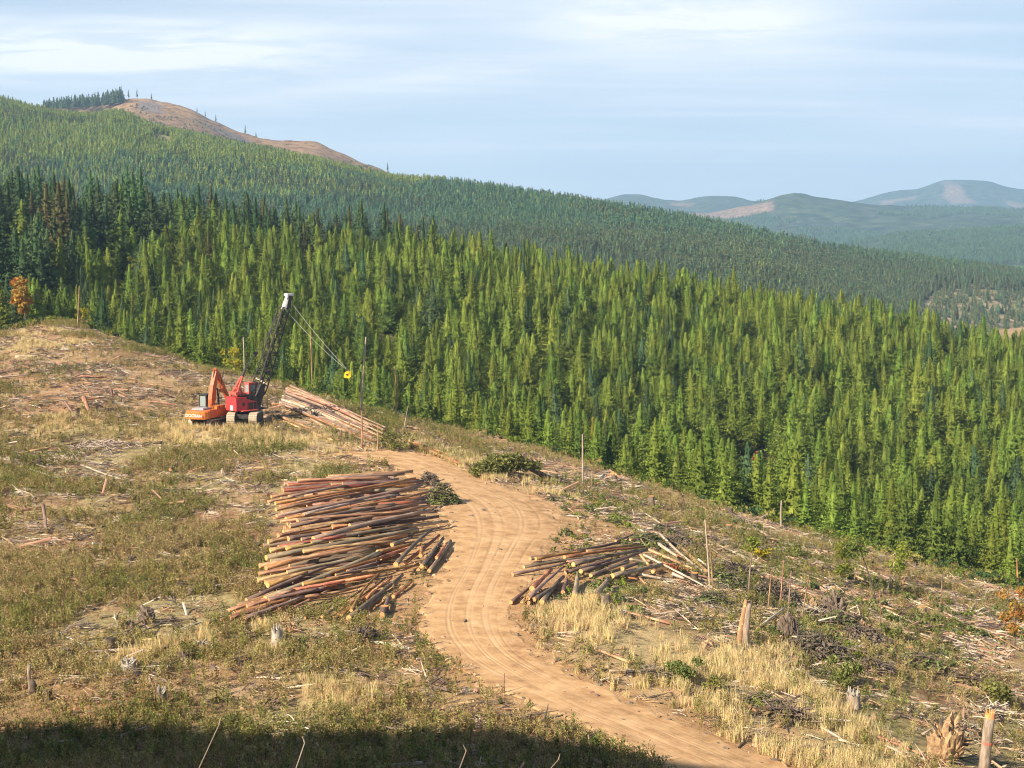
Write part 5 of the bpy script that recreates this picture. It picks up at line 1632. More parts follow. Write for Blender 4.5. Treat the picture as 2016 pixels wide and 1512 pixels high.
brush_pile(120, 910, 110, 14, 'grey brown slash heap lowest in the left field', 'weed_brown', 350, 29, dark=False)

# ------------------------------------------------------------------ stumps and root wads


def stump(px, py, hpx, wpx, label, topm='cut', barkm='stump_bark', seed=0, name='stump', split=False, flare=1.35, slant=0.0, twist=0):
    p = G(px, py); sc = p.y / F
    h = hpx * sc; r = wpx * sc / 2
    q = random.Random(seed)
    o = empty(name, p)
    n = 14
    mb = MB()
    rings = [(-0.35, flare * 1.15), (0.0, flare), (h * 0.25, 1.08), (h * 0.6, 1.0), (h, 0.95)]
    lobes = [q.uniform(0.85, 1.2) for _ in range(n)]
    V = []
    for zi, rr in rings:
        for k in range(n):
            a_ = 2 * math.pi * k / n
            fl = 1 + (lobes[k] - 1) * (1.6 if zi <= 0 else 0.6)
            V.append((math.cos(a_) * r * rr * fl, math.sin(a_) * r * rr * fl, zi + (slant * math.cos(a_) * r if zi == h else 0) + (q.uniform(-0.25, 0.25) * h if (split and zi == h) else 0)))
    Fc = []
    for i in range(len(rings) - 1):
        for k in range(n):
            k2 = (k + 1) % n
            Fc.append((i * n + k, i * n + k2, (i + 1) * n + k2, (i + 1) * n + k))
    mb.add(V, Fc, 0)
    mb.build('bark', M[barkm], o, True)
    t = MB()
    TV = [(v[0] * 0.96, v[1] * 0.96, v[2] + 0.004) for v in V[-n:]]
    TV.append((0, 0, sum(v[2] for v in TV) / n - (0.25 * h if split else 0)))
    t.add(TV, [(k, (k + 1) % n, n) for k in range(n)], 0)
    t.build('cut_top', M[topm], o)
    if split:
        s2 = MB()
        for k in range(6):
            a_ = q.uniform(0, 6.28); rr = r * q.uniform(0.3, 0.9)
            s2.tube([(math.cos(a_) * rr, math.sin(a_) * rr, h * 0.6), (math.cos(a_) * rr * 1.1, math.sin(a_) * rr * 1.1, h * q.uniform(1.05, 1.5))], [r * 0.28, 0.02], 5)
        s2.build('splinters', M[topm], o)
    return tag(o, label, 'stump')


stump(1283, 998, 22, 12, 'dark stump with a bright orange cut top on the upper slope', 'cut_orange', seed=1)
stump(1435, 1050, 17, 13, 'grey stump with an orange cut top near the forest edge', 'cut_orange', seed=2)
stump(1367, 1147, 20, 16, 'orange topped stump at the end of the splintered wood', 'cut_orange', 'root_dark', seed=3)
stump(1228, 1220, 16, 14, 'small grey stump with an upright splinter in the brown ground', 'white_wood', seed=4, split=True)
stump(1192, 1188, 18, 20, 'dark stump behind the straw grass and thick log butts', 'stump_bark', 'stump_bark', seed=5)
stump(546, 1272, 34, 22, 'bleached silver stump in front of the deck', 'white_wood', 'white_wood', seed=6, split=True)
stump(255, 1322, 22, 34, 'broad white weathered stump in the left foreground', 'white_wood', 'white_wood', seed=7, split=True, flare=1.5)
stump(215, 1277, 22, 24, 'dark hollow stump in the left weeds', 'root_dark', 'stump_bark', seed=8)
stump(129, 1290, 14, 20, 'low grey stump in the weeds left of the hollow one', 'stump_bark', 'stump_bark', seed=9)
stump(95, 1378, 20, 16, 'dark stump right of the thin upright snag in the left foreground', 'root_dark', 'root_dark', seed=10)
stump(318, 1384, 26, 20, 'grey stump above the reddish foreground bank', 'white_wood', 'stump_bark', seed=11, split=True, flare=1.6)
stump(365, 1300, 16, 26, 'low ragged stump left of the deck front', 'stump_bark', 'root_dark', seed=12, split=True)
stump(378, 1168, 12, 14, 'small grey stump in the weeds left of the deck', 'stump_bark', 'stump_bark', seed=13)
stump(1680, 1392, 30, 28, 'grey split stump in the lower right dry grass', 'white_wood', 'snag', seed=14, split=True)
stump(1435, 1010, 10, 14, 'low brown stump high on the right slope', 'stump_bark', 'stump_bark', seed=15)
stump(1742, 1398, 12, 14, 'low stump right of the grey split stump', 'stump_bark', 'stump_bark', seed=16)
stump(1815, 1210, 16, 20, 'pale stump on the open right slope', 'cut', 'snag', seed=17)
stump(757, 1208, 16, 18, 'dark short butt with a cut face below the loose stack', 'cut_orange', 'root_dark', seed=18)
stump(1500, 1025, 9, 12, 'tiny grey stump by the forest edge brush', 'stump_bark', 'stump_bark', seed=19)
stump(1620, 1395, 14, 18, 'low dark stump above the straw grass', 'stump_bark', 'root_dark', seed=20)
stump(1790, 1285, 12, 16, 'pale round stump on the right slope below the stems', 'cut', 'snag', seed=21)
stump(300, 1385, 12, 16, 'small dark stump beside the grey foreground stump', 'root_dark', 'root_dark', seed=22)
stump(410, 1385, 14, 34, 'half rotten stump right of the foreground stick', 'weed_brown', 'stump_bark', seed=23)
stump(380, 1415, 12, 16, 'dark mossy stump in the foreground bank', 'stump_bark', 'root_dark', seed=24)
stump(1240, 1330, 10, 18, 'low dark stump right of the road in the grass', 'stump_bark', 'root_dark', seed=25)
stump(875, 880, 8, 12, 'small brown stump above the far road bend', 'stump_bark', 'stump_bark', seed=26)
stump(1025, 905, 8, 12, 'small brown stump at the crest behind the fallen green tree', 'cut', 'stump_bark', seed=27)
stump(1208, 945, 12, 14, 'torn yellow stump on the crest', 'cut', 'stump_bark', seed=28, split=True)
stump(1735, 1103, 10, 12, 'pale stump at the forest edge behind the leaning sapling', 'white_wood', 'snag', seed=29)


def rootwad(px, py, hpx, wpx, label, seed, rm='root_dark', clod=True, n=40, name='root_wad', clodm='clod', roots_up=0.5):
    p = G(px, py); sc = p.y / F
    h = hpx * sc; w = wpx * sc / 2
    q = random.Random(seed)
    o = empty(name, p)
    if clod:
        import bmesh
        bm = bmesh.new(); bmesh.ops.create_icosphere(bm, subdivisions=4, radius=1.0)
        for v in bm.verts:
            c = v.co
            f = 1 + 0.30 * (float(vnoise(c.x * 16 + seed, c.z * 16 + c.y * 9, 1.0, seed + 7)) - 0.5) + 0.55 * (float(vnoise(c.x * 3 + seed, c.y * 3 + c.z * 2.0, 1.0, seed)) - 0.5) + 0.35 * (float(vnoise(c.x * 8 + seed, c.z * 8 + c.y * 5, 1.0, seed + 3)) - 0.5)
            v.co = Vector((c.x * w * 0.62 * f, c.y * w * 0.45 * f, (c.z * 0.5 + 0.42) * h * 0.85 * f))
        me = bpy.data.meshes.new('root_ball'); bm.to_mesh(me); bm.free(); me.materials.append(M[clodm])
        c = bpy.data.objects.new('root_ball', me); c.parent = o; COL.objects.link(c)
    mb = MB()
    for k in range(n):
        a_ = q.uniform(0, 6.28); e = q.uniform(-0.15, 1.25)
        dvec = Vector((math.cos(a_) * math.cos(e), math.sin(a_) * math.cos(e) * 0.7, math.sin(e)))
        L = q.uniform(0.55, 1.15)
        c0 = Vector((0, 0, h * 0.4))
        S_ = Vector((w * 1.1, w * 0.8, h * 0.62))
        p1 = c0 + Vector((dvec.x * S_.x, dvec.y * S_.y, dvec.z * S_.z)) * 0.45 * L
        p2 = c0 + Vector((dvec.x * S_.x, dvec.y * S_.y, dvec.z * S_.z)) * L * 0.8 + Vector((q.uniform(-.15, .15), q.uniform(-.15, .15), q.uniform(-.2, .15))) * w
        p3 = p2 + Vector((q.uniform(-.3, .3), q.uniform(-.3, .3), q.uniform(-.4, .3))) * w * 0.6
        r0 = max(0.03, w * 0.075) * q.uniform(0.5, 1.3)
        mb.tube([c0 + dvec * w * 0.1, p1, p2, p3], [r0, r0 * 0.8, r0 * 0.5, r0 * 0.12], 5)
    mb.build('roots', M[rm], o, True)
    return tag(o, label, 'root wad')


rootwad(1860, 1500, 105, 110, 'big upturned root wad caked with tan earth at the lower right', 1, n=60)
rootwad(1640, 1222, 62, 70, 'dark tangled root wad in the middle of the right slope', 2, n=60, clodm='stump_bark')
rootwad(1595, 1215, 40, 50, 'root wad holding tan rocks left of the dark tangled one', 3, n=30)
rootwad(1552, 1262, 60, 56, 'black hollow root wad with a pale earth face beside the split stump', 4, n=40, clodm='stump_bark')
rootwad(715, 1262, 34, 70, 'dark root wad with bleached tips below the deck', 5, n=46, clodm='root_dark')
rootwad(572, 1245, 24, 34, 'tan earthy stump root beside the silver stump', 6, n=14)
rootwad(290, 1228, 42, 44, 'bleached white root crown in the left weeds', 7, 'white_wood', n=26, clodm='stump_bark')
rootwad(345, 1200, 34, 34, 'forked white root piece right of the white root crown', 8, 'white_wood', clod=False, n=14)
rootwad(398, 1278, 30, 40, 'scattered white root shards near the front of the deck', 9, 'white_wood', clod=False, n=12)
rootwad(262, 1108, 18, 28, 'small dark root lump in the middle of the left field', 10, n=22, clodm='root_dark')
rootwad(255, 1238, 20, 28, 'grey root lump just left of the white root crown', 11, 'snag', n=16, clodm='stump_bark')
rootwad(1700, 1245, 30, 40, 'pale broken butt lying right of the dark root wads', 12, n=14)
rootwad(1775, 1150, 16, 24, 'small brown root wad under the light sapling', 13, n=18)
rootwad(1690, 1285, 26, 30, 'short snag root standing at the end of the hollow', 14, 'white_wood', clod=False, n=9)
rootwad(1325, 1108 + 22, 24, 34, 'orange earthed root lump on the splintered wood', 15, n=14, clodm='leaf_red')
rootwad(75, 918, 16, 30, 'dark root lump above the slash heap at the left', 16, n=18, clodm='root_dark')
rootwad(628, 1365, 9, 18, 'small pale rock like lump in the foreground grass', 17, 'white_wood', n=6)
rootwad(240, 862, 14, 30, 'grey root heap at the top of the slash heap', 18, 'snag', clod=False, n=20)

# tall split stump, tall broken trunk with a red band, thin snag
p = G(1465, 1268); sc = p.y / F
o = empty('split_stump', p)
mb = MB(); H_ = 90 * sc; w = 11 * sc
mb.tube([(-w * 0.9, 0, -0.3), (-w * 0.65, 0, H_ * 0.35), (-w * 0.1, 0.05, H_ * 0.75), (w * 0.25, 0, H_ * 1.02)], [w * 0.75, w * 0.55, w * 0.42, w * 0.3], 9, jit=0.08, rr=random.Random(1))
mb.build('peeled_half', M['log_t'], o, True)
mb = MB(); mb.tube([(w * 0.3, -0.1, -0.3), (w * 0.3, -0.1, H_ * 0.35), (w * 0.75, -0.1, H_ * 0.85), (w * 0.95, -0.1, H_ * 0.93)], [w * 0.85, w * 0.62, w * 0.5, w * 0.36], 9, jit=0.08, rr=random.Random(2))
mb.build('bark_half', M['snag'], o, True)
tag(o, 'tall split stump with an orange peeled half and a grey bark half', 'stump')
p = G(1940, 1530); sc = p.y / F
o = empty('broken_tree', p)
H_ = 140 * sc; w = 10.5 * sc
mb = MB(); mb.tube([(-0.1, 0, -0.4), (-0.05, 0, H_ * 0.3), (0.05, 0, H_ * 0.7), (0.12, 0, H_ * 0.9)], [w * 1.25, w * 1.05, w, w * 0.95], 12, jit=0.06, rr=random.Random(3))
mb.build('trunk', M['snag'], o, True)
mb = MB(); mb.tube([(0.118, 0, H_ * 0.885), (0.13, 0, H_ * 0.95)], [w * 0.97, w * 0.9], 12)
for k in range(9):
    a_ = k / 9 * 6.28
    mb.tube([(0.13 + math.cos(a_) * w * 0.6, math.sin(a_) * w * 0.6, H_ * 0.93), (0.13 + math.cos(a_) * w * 0.7, math.sin(a_) * w * 0.7, H_ * (0.98 + 0.06 * rnd.random()))], [w * 0.3, 0.01], 5)
mb.build('broken_top', M['cut_orange'], o)
mb = MB(); mb.tube([(0.02, 0, H_ * 0.50), (0.03, 0, H_ * 0.535)], [w * 1.10, w * 1.09], 16)
mb.build('red_band', mat('red_paint_band', (0.55, 0.10, 0.06), (0.45, 0.2, 0.15), 6), o)
tag(o, 'broken trunk with an orange torn top and a red painted band', 'stump')
p = G(58, 1362); sc = p.y / F
o = empty('thin_snag', p)
mb = MB(); mb.tube([(0.1, 0, -0.3), (0.02, 0, 20 * sc), (0.0, 0, 40 * sc), (0.05, 0, 56 * sc)], [0.16, 0.10, 0.09, 0.10], 8, jit=0.1, rr=random.Random(4))
mb.build('stem', M['snag'], o, True)
mb = MB(); mb.tube([(0.2, -0.05, -0.2), (0.22, 0, 0.35), (0.1, 0, 0.7)], [0.3, 0.2, 0.1], 8, jit=0.2, rr=random.Random(4)); mb.build('root_flare', M['root_dark'], o, True)
tag(o, 'thin upright snag over a pale boulder in the left foreground', 'snag')


def rock(px, py, w, h, label, seed, mk='clod'):
    import bmesh
    p = G(px, py); sc = p.y / F
    bm = bmesh.new(); bmesh.ops.create_icosphere(bm, subdivisions=3, radius=1.0)
    for v in bm.verts:
        c = v.co; f = 1 + 0.5 * (float(vnoise(c.x * 2 + seed * 3, c.y * 2 + c.z * 1.7, 1.0, seed)) - 0.5)
        v.co = Vector((c.x * w * sc / 2 * f, c.y * w * sc * 0.4 * f, c.z * h * sc * 0.6 * f + h * sc * 0.3))
    me = bpy.data.meshes.new('boulder'); bm.to_mesh(me); bm.free(); me.materials.append(M[mk])
    o = bpy.data.objects.new('boulder', me); o.location = p; COL.objects.link(o)
    return tag(o, label, 'rock')


rock(47, 1354, 20, 10, 'pale boulder at the foot of the thin upright snag', 1)
rock(45, 1372, 14, 8, 'dark flat boulder in front of the pale one', 2, 'stump_bark')
rock(1480, 1290, 22, 14, 'tan boulder in the grass left of the hollow', 3)
rock(1395, 1272, 24, 16, 'tan rock pile piece right of the straw grass', 4)
rock(1845, 1205, 16, 10, 'pale rock on the right slope', 5)
rock(1530, 1432, 14, 8, 'small pale rock above the lower straw grass', 6)
rock(830, 1230, 16, 7, 'low dirt clod beside the road bend', 7)
rock(805, 1250, 12, 6, 'reddish dirt clod left of the road bend', 8)

# ------------------------------------------------------------------ machines
M['orange'] = mat('orange_paint', (0.68, 0.13, 0.025), (0.46, 0.11, 0.035), 2.5, rough=0.45, spec=0.4, bump=0.05)
M['orange2'] = mat('amber_paint', (0.72, 0.20, 0.03), (0.55, 0.16, 0.035), 1.5, rough=0.45, spec=0.4)
M['red'] = mat('red_paint', (0.66, 0.045, 0.05), (0.42, 0.05, 0.045), 2.5, rough=0.45, spec=0.4)
M['red2'] = mat('faded_red_paint', (0.70, 0.13, 0.09), (0.6, 0.09, 0.07), 2.5, rough=0.6)
M['blk'] = mat('black_steel', (0.035, 0.033, 0.03), (0.075, 0.065, 0.055), 3, rough=0.6, spec=0.3)
M['steel'] = mat('grey_steel', (0.30, 0.30, 0.30), (0.42, 0.42, 0.42), 3, rough=0.5)
M['white'] = mat('white_paint', (0.80, 0.79, 0.74), (0.62, 0.60, 0.55), 3, rough=0.5)
M['yel'] = mat('yellow_paint', (0.90, 0.62, 0.02), (0.75, 0.5, 0.03), 3, rough=0.45)
M['glass'] = mat('cab_glass', (0.28, 0.34, 0.33), None, rough=0.12, spec=0.8)
M['track'] = mat('worn_track_steel', (0.40, 0.32, 0.22), (0.56, 0.46, 0.33), 5, rough=0.7)
M['trackd'] = mat('dark_track_side', (0.06, 0.05, 0.04), (0.13, 0.10, 0.075), 4, rough=0.9)  # track sides a much darker brown than the treads
M['cable'] = mat('steel_cable', (0.62, 0.62, 0.58), None, rough=0.5)
M['cabled'] = mat('dark_steel_cable', (0.10, 0.10, 0.09), None, rough=0.6)


def track_unit(parent, x0, x1, yc, wdt, hgt):
    r = hgt / 2
    prof = []
    for k in range(9):
        a_ = math.pi / 2 + math.pi * k / 8
        prof.append((x0 + r + math.cos(a_) * r, r + math.sin(a_) * r))
    for k in range(9):
        a_ = -math.pi / 2 + math.pi * k / 8
        prof.append((x1 - r + math.cos(a_) * r, r + math.sin(a_) * r))
    mb = MB(); mb.prism(prof, yc - wdt / 2, yc + wdt / 2)
    # grouser bars round the loop
    n = len(prof)
    for i in range(n):
        a_, b_ = Vector((prof[i][0], 0, prof[i][1])), Vector((prof[(i + 1) % n][0], 0, prof[(i + 1) % n][1]))
        L = (b_ - a_).length; m_ = max(1, int(L / 0.2))
        for j in range(m_):
            c = a_.lerp(b_, (j + 0.5) / m_); nrm = Vector((c.x - min(max(c.x, x0 + r), x1 - r), 0, c.z - r))
            if nrm.length < 1e-4: continue
            nrm.normalize(); cc = c + nrm * 0.02
            ang = math.atan2(nrm.x, nrm.z)
            mb.box((cc.x, yc, cc.z), (0.05, wdt * 0.98, 0.06), ry=ang)
    tb = mb.build('track', M['track'], parent)
    sd = MB()
    for s in (-1, 1):
        sd.prism([(p_[0] * 0.96 + (x0 + x1) / 2 * 0.04, (p_[1] - r) * 0.80 + r) for p_ in prof], yc + s * (wdt / 2) - 0.015, yc + s * (wdt / 2) + 0.03)
        for k in range(6):
            sd_x = x0 + r + (x1 - x0 - 2 * r) * k / 5
            sd.tube([(sd_x, yc + s * (wdt / 2 - 0.0), r * 0.55), (sd_x, yc + s * (wdt / 2 + 0.06), r * 0.55)], 0.13, 10)
    sd.build('track_frame', M['trackd'], tb)
    return tb


def text_part(txt, size, mtl, parent, loc, rot, name='lettering', ext=0.01, bold=0.0):
    cu = bpy.data.curves.new(name, 'FONT'); cu.body = txt; cu.size = size; cu.extrude = ext; cu.offset = bold
    cu.align_x = 'CENTER'; cu.align_y = 'CENTER'
    tmp = bpy.data.objects.new(name + '_tmp', cu)
    COL.objects.link(tmp)
    bpy.context.view_layer.update()
    me = bpy.data.meshes.new_from_object(tmp.evaluated_get(bpy.context.evaluated_depsgraph_get()))
    bpy.data.objects.remove(tmp)
    me.materials.clear(); me.materials.append(mtl)
    o = bpy.data.objects.new(name, me); COL.objects.link(o); o.parent = parent
    o.location = loc; o.rotation_euler = rot
    return o


def build_excavator():
    p = G(409, 836)
    root = empty('excavator', (p.x, p.y + 1.0, Hs(p.x, p.y + 1.0) - 0.25), math.radians(66))
    for s in (-1, 1):
        track_unit(root, -2.0, 2.2, s * 1.25, 0.6, 0.9)
    MB().box((0, 0, 0.75), (1.6, 2.0, 0.5)).tube([(0, 0, 0.9), (0, 0, 1.2)], 0.75, 16).build('undercarriage', M['blk'], root)
    # house
    hb = MB()
    hb.prism([(-2.0, 1.15), (1.7, 1.15), (1.7, 1.55), (1.1, 2.15), (-2.0, 2.15)], -1.5, -0.45)
    hb.box((-0.6, 1.0, 1.55), (2.8, 0.9, 0.8)).box((-0.2, 0.1, 1.4), (3.6, 1.1, 0.45))
    body = hb.build('body', M['orange'], root)
    cw = MB()
    # rounded counterweight
    prof = [(-2.0, -1.50), (-2.35, -1.50), (-2.7, -1.30), (-2.95, -0.7), (-3.0, 0), (-2.95, 0.7), (-2.7, 1.30), (-2.35, 1.50), (-2.0, 1.50)]
    n = len(prof)
    Vc = [(a_ * 1.0, b_, 1.10) for a_, b_ in prof] + [(a_, b_, 1.95) for a_, b_ in prof] + [(a_ * 0.97, b_ * 0.97, 2.08) for a_, b_ in prof]
    Fc = [tuple(range(n)), tuple(reversed(range(2 * n, 3 * n)))]
    for L in range(2):
        Fc += [((i + 1) % n + L * n, i + L * n, i + (L + 1) * n, (i + 1) % n + (L + 1) * n) for i in range(n)]
    cw.add(Vc, Fc)
    cwo = cw.build('counterweight', M['orange2'], root)
    text_part('DOOSAN', 0.52, M['white'], cwo, (-3.02, 0.0, 1.52), (math.pi / 2, 0, -math.pi / 2), bold=0.012)
    MB().box((-1.3, 0.1, 2.22), (1.5, 1.5, 0.22)).box((-1.3, 0.1, 2.36), (1.2, 1.2, 0.06)).build('engine_hood', M['steel'], root)
    MB().tube([(-0.7, -0.9, 2.1), (-0.7, -0.9, 2.7)], 0.07, 8).build('exhaust', M['blk'], root)
    MB().box((0.3, -1.0, 2.32), (1.6, 0.85, 0.4)).build('side_box', M['orange2'], root)
    # cab
    cab = MB()
    for x_, y_ in ((0.2, 0.55), (0.2, 1.45), (1.75, 0.55), (1.75, 1.45)):
        cab.box((x_, y_, 2.5), (0.12, 0.12, 2.45))
    cab.box((0.97, 1.0, 3.76), (1.75, 1.08, 0.12)).box((0.97, 1.0, 1.32), (1.7, 1.0, 0.25)).box((0.2, 1.0, 1.8), (0.07, 0.92, 0.75)).box((0.97, 1.47, 1.75), (1.5, 0.05, 0.7)).box((0.97, 0.53, 1.75), (1.5, 0.05, 0.7))
    cabo = cab.build('cab', M['blk'], root)
    MB().box((0.2, 1.0, 2.95), (0.04, 0.78, 1.3)).build('rear_window', M['glass'], cabo)
    MB().box((0.97, 1.47, 2.9), (1.42, 0.03, 1.5)).build('side_window', M['glass'], cabo)
    MB().box((1.75, 1.0, 2.6), (0.03, 0.78, 2.0)).build('windscreen', M['glass'], cabo)
    # boom
    def beam(pts, w, name, mtl, par, h0):
        mb = MB()
        for i in range(len(pts) - 1):
            a_, b_ = Vector((pts[i][0], 0, pts[i][1])), Vector((pts[i + 1][0], 0, pts[i + 1][1]))
            d_ = (b_ - a_).normalized(); nrm = Vector((-d_.z, 0, d_.x))
            ha, hb_ = pts[i][2] / 2, pts[i + 1][2] / 2
            V_ = []
            for c, hh_ in ((a_ - d_ * 0.05, ha), (b_ + d_ * 0.05, hb_)):
                for y_ in (-w / 2, w / 2):
                    for s_ in (-1, 1):
                        V_.append(c + nrm * hh_ * s_ + Vector((0, h0 + y_, 0)))
            mb.add(V_, [(0, 1, 3, 2), (4, 6, 7, 5), (0, 4, 5, 1), (2, 3, 7, 6), (1, 5, 7, 3), (0, 2, 6, 4)])
        return mb.build(name, mtl, par)
    boom = beam([(0.3, 1.7, 0.55), (0.5, 3.2, 0.85), (0.8, 4.9, 0.7), (1.35, 6.7, 0.40)], 0.5, 'boom', M['orange'], root, -0.05)
    stick = beam([(1.2, 6.95, 0.3), (1.75, 6.2, 0.60), (3.1, 3.9, 0.45), (4.0, 2.3, 0.30)], 0.4, 'stick', M['orange'], root, -0.05)
    cyl = MB(); cyl.tube([(1.5, 0.28, 2.0), (1.15, 0.28, 4.6)], 0.10, 8); cyl.tube([(1.5, -0.38, 2.0), (1.15, -0.38, 4.6)], 0.10, 8)
    cyl.tube([(0.75, -0.05, 5.3), (1.15, -0.05, 7.0)], 0.09, 8)
    cyl.build('hydraulic_rams', M['blk'], root)
    hb = MB(); hb.prism([(1.6, 4.35), (2.75, 4.5), (2.95, 4.2), (2.5, 3.85)], -0.2, 0.1)
    hb.build('bucket_linkage', M['orange2'], root)
    # hoses
    hs_ = MB(); hs_.tube([(3.9, -0.3, 3.3), (3.2, -0.4, 2.6), (3.0, -0.3, 1.8), (3.5, -0.2, 1.3)], 0.05, 6); hs_.tube([(0.8, -0.4, 2.2), (1.7, -0.45, 4.6), (2.4, -0.4, 6.7)], 0.04, 6)
    hs_.build('hoses', M['blk'], root)
    g = MB(); g.box((4.2, -0.05, 1.95), (0.35, 0.35, 0.6)); g.tube([(4.2, -0.05, 1.7), (4.2, -0.05, 1.4)], 0.3, 10)
    for s in (-1, 1):
        g.prism([(4.2, 1.45), (4.2 + s * 0.75, 1.15), (4.2 + s * 0.8, 0.5), (4.2 + s * 0.2, 0.06), (4.2 + s * 0.5, 0.55), (4.2 + s * 0.45, 0.95)][::s], -0.35, 0.25)
    g.build('grapple', M['blk'], root)
    hr = MB()
    for x_ in (-1.8, -0.9, 0.0): hr.tube([(x_, -1.45, 2.15), (x_, -1.45, 2.9)], 0.025, 6)
    hr.tube([(-1.8, -1.45, 2.9), (0.0, -1.45, 2.9)], 0.025, 6); hr.build('handrail', M['blk'], root)
    tag(root, 'orange tracked excavator with folded boom seen from behind', 'excavator')
    root.scale = (1.02, 1.02, 0.93)
    return root


build_excavator()


def build_yarder():
    p = G(479, 838)
    root = empty('tower_yarder', (p.x, p.y + 1.2, Hs(p.x, p.y + 1.2)), 0)
    # undercarriage points toward the camera, slightly left
    und = empty('undercarriage', (0, 0, 0), math.radians(-91)); und.parent = root
    MB().box((0, 0, 1.0), (3.2, 2.0, 0.5)).tube([(0, 0, 1.2), (0, 0, 1.65)], 0.9, 16).build('car_body', M['blk'], und)
    for s in (-1, 1): track_unit(und, -2.2, 2.2, s * 1.30, 0.95, 1.4)
    up = empty('house', (0, 0, 0), math.radians(46)); up.parent = root
    hb = MB()
    hb.box((-1.2, 0, 2.45), (1.5, 2.1, 1.6)).prism([(-0.4, 1.65), (1.0, 1.65), (1.0, 2.6), (-0.4, 3.0)], -1.08, 1.08)
    hb.build('engine_house', M['red'], up)
    MB().box((-1.97, -0.15, 2.0), (0.05, 0.55, 0.55)).build('white_plate', M['white'], up)
    det = MB()
    det.box((-0.9, -1.07, 2.4), (0.3, 0.05, 0.4)).box((0.1, -1.10, 2.15), (0.7, 0.06, 0.8)).box((0.75, -1.10, 2.15), (0.35, 0.06, 0.8)).box((-0.7, 0, 3.43), (1.0, 1.8, 0.08))
    det.build('door_panels', M['blk'], up)
    # winches and roof machinery
    w = MB(); w.tube([(0.1, -0.9, 3.2), (0.1, 0.9, 3.2)], 0.36, 14); w.tube([(0.8, -0.9, 2.9), (0.8, 0.9, 2.9)], 0.33, 14); w.box((-0.5, 0.5, 3.6), (0.4, 0.4, 0.35))
    w.build('winch_drums', M['blk'], up)
    # red gantry mast
    ga = MB()
    for s in (-1, 1):
        ga.tube([(-1.6, s * 0.6, 3.35), (-1.0, s * 0.3, 4.4), (-0.25, s * 0.08, 5.7)], [0.14, 0.13, 0.11], 8)
        ga.tube([(-0.5, s * 0.6, 3.35), (-1.0, s * 0.3, 4.4)], 0.10, 8)
    ga.box((-1.3, 0, 3.7), (0.8, 1.3, 0.3)).box((-1.05, 0, 4.25), (0.5, 0.8, 0.2))
    ga.build('gantry', M['red2'], up)
    gb = MB(); gb.tube([(-0.3, 0, 5.6), (0.1, 0, 6.3)], [0.22, 0.14], 8); gb.tube([(0.05, 0, 6.2), (0.75, 0, 7.5)], 0.05, 6); gb.tube([(0.05, 0.25, 6.2), (0.95, 0.25, 7.4)], 0.04, 6)
    gb.build('gantry_sheave', M['blk'], up)
    # operator cab
    cb = MB(); cb.box((1.5, 0.9, 4.6), (1.1, 1.0, 0.22)).box((1.5, 0.9, 3.2), (1.0, 0.95, 0.7))
    for x_, y_ in ((1.02, 0.48), (1.02, 1.32), (1.98, 0.48), (1.98, 1.32)): cb.box((x_, y_, 4.0), (0.14, 0.14, 1.1))
    cabo = cb.build('cab', M['red2'], up)
    MB().box((1.5, 0.48, 4.0), (0.8, 0.03, 0.9)).build('window', M['glass'], cabo)
    MB().box((1.02, 0.9, 4.0), (0.03, 0.7, 0.9)).build('window', M['glass'], cabo)
    # lower frame of the tower and platform
    fr = MB()
    for s_ in (-1, 1):
        fr.prism([(0.4, 1.5), (1.5, 1.5), (2.1, 3.2), (2.5, 4.6), (1.9, 4.5), (1.2, 3.0)], min(s_ * 0.85, s_ * 0.6), max(s_ * 0.85, s_ * 0.6))
        fr.tube([(0.3, s_ * 0.72, 1.8), (1.9, s_ * 0.72, 4.6)], 0.12, 8)
    fr.tube([(1.3, -0.8, 2.3), (1.3, 0.8, 2.3)], 0.35, 12).tube([(1.8, -0.8, 3.4), (1.8, 0.8, 3.4)], 0.3, 12).box((0.9, 0, 1.72), (2.2, 2.0, 0.3))
    fr.build('mast_foot', M['blk'], up)
    pl = MB(); pl.box((2.2, 0, 1.65), (0.8, 2.2, 0.08))
    for y_ in (-1.05, 0, 1.05): pl.tube([(2.55, y_, 1.65), (2.55, y_, 3.3)], 0.03, 6)
    pl.tube([(2.55, -1.05, 3.3), (2.55, 1.05, 3.3)], 0.03, 6).tube([(2.55, -1.05, 2.5), (2.55, 1.05, 2.5)], 0.03, 6)
    pl.build('platform_rail', M['blk'], up)
    # lattice tower: leans forward in the house's own direction
    B = Vector((1.7, 0, 3.0)); T = Vector((6.0, 0.0, 13.4))
    ax = (T - B).normalized(); s1 = Vector((0, 1, 0)); s2 = ax.cross(s1).normalized()
    lt = MB()
    def corner(t, i, j):
        w_ = 0.66 * (1 - t) + 0.46 * t
        if t < 0.08: w_ *= 0.6 + 5 * t
        return B + (T - B) * t + s1 * (w_ * i) + s2 * (w_ * 1.05 * j)
    NB = 14
    for i in (-1, 1):
        for j in (-1, 1):
            lt.tube([corner(k / NB, i, j) for k in range(NB + 1)], 0.085, 6)
    for k in range(NB):
        t0, t1 = k / NB, (k + 1) / NB
        f = 1 if k % 2 else -1
        for j in (-1, 1):
            lt.tube([corner(t0, -f, j), corner(t1, f, j)], 0.05, 5); lt.tube([corner(t1, -1, j), corner(t1, 1, j)], 0.04, 5)
        for i in (-1, 1):
            lt.tube([corner(t0, i, -f), corner(t1, i, f)], 0.05, 5); lt.tube([corner(t1, i, -1), corner(t1, i, 1)], 0.04, 5)
    tower = lt.build('lattice_tower', M['blk'], up)
    ll_ = MB()
    for k in (4, 7, 10):
        c = B + (T - B) * (k / NB)
        ll_.box((c.x + 0.45, 0, c.z), (0.7, 1.1, 0.07))
    ll_.build('work_platform', M['blk'], tower)
    hd = MB()
    Hd = T
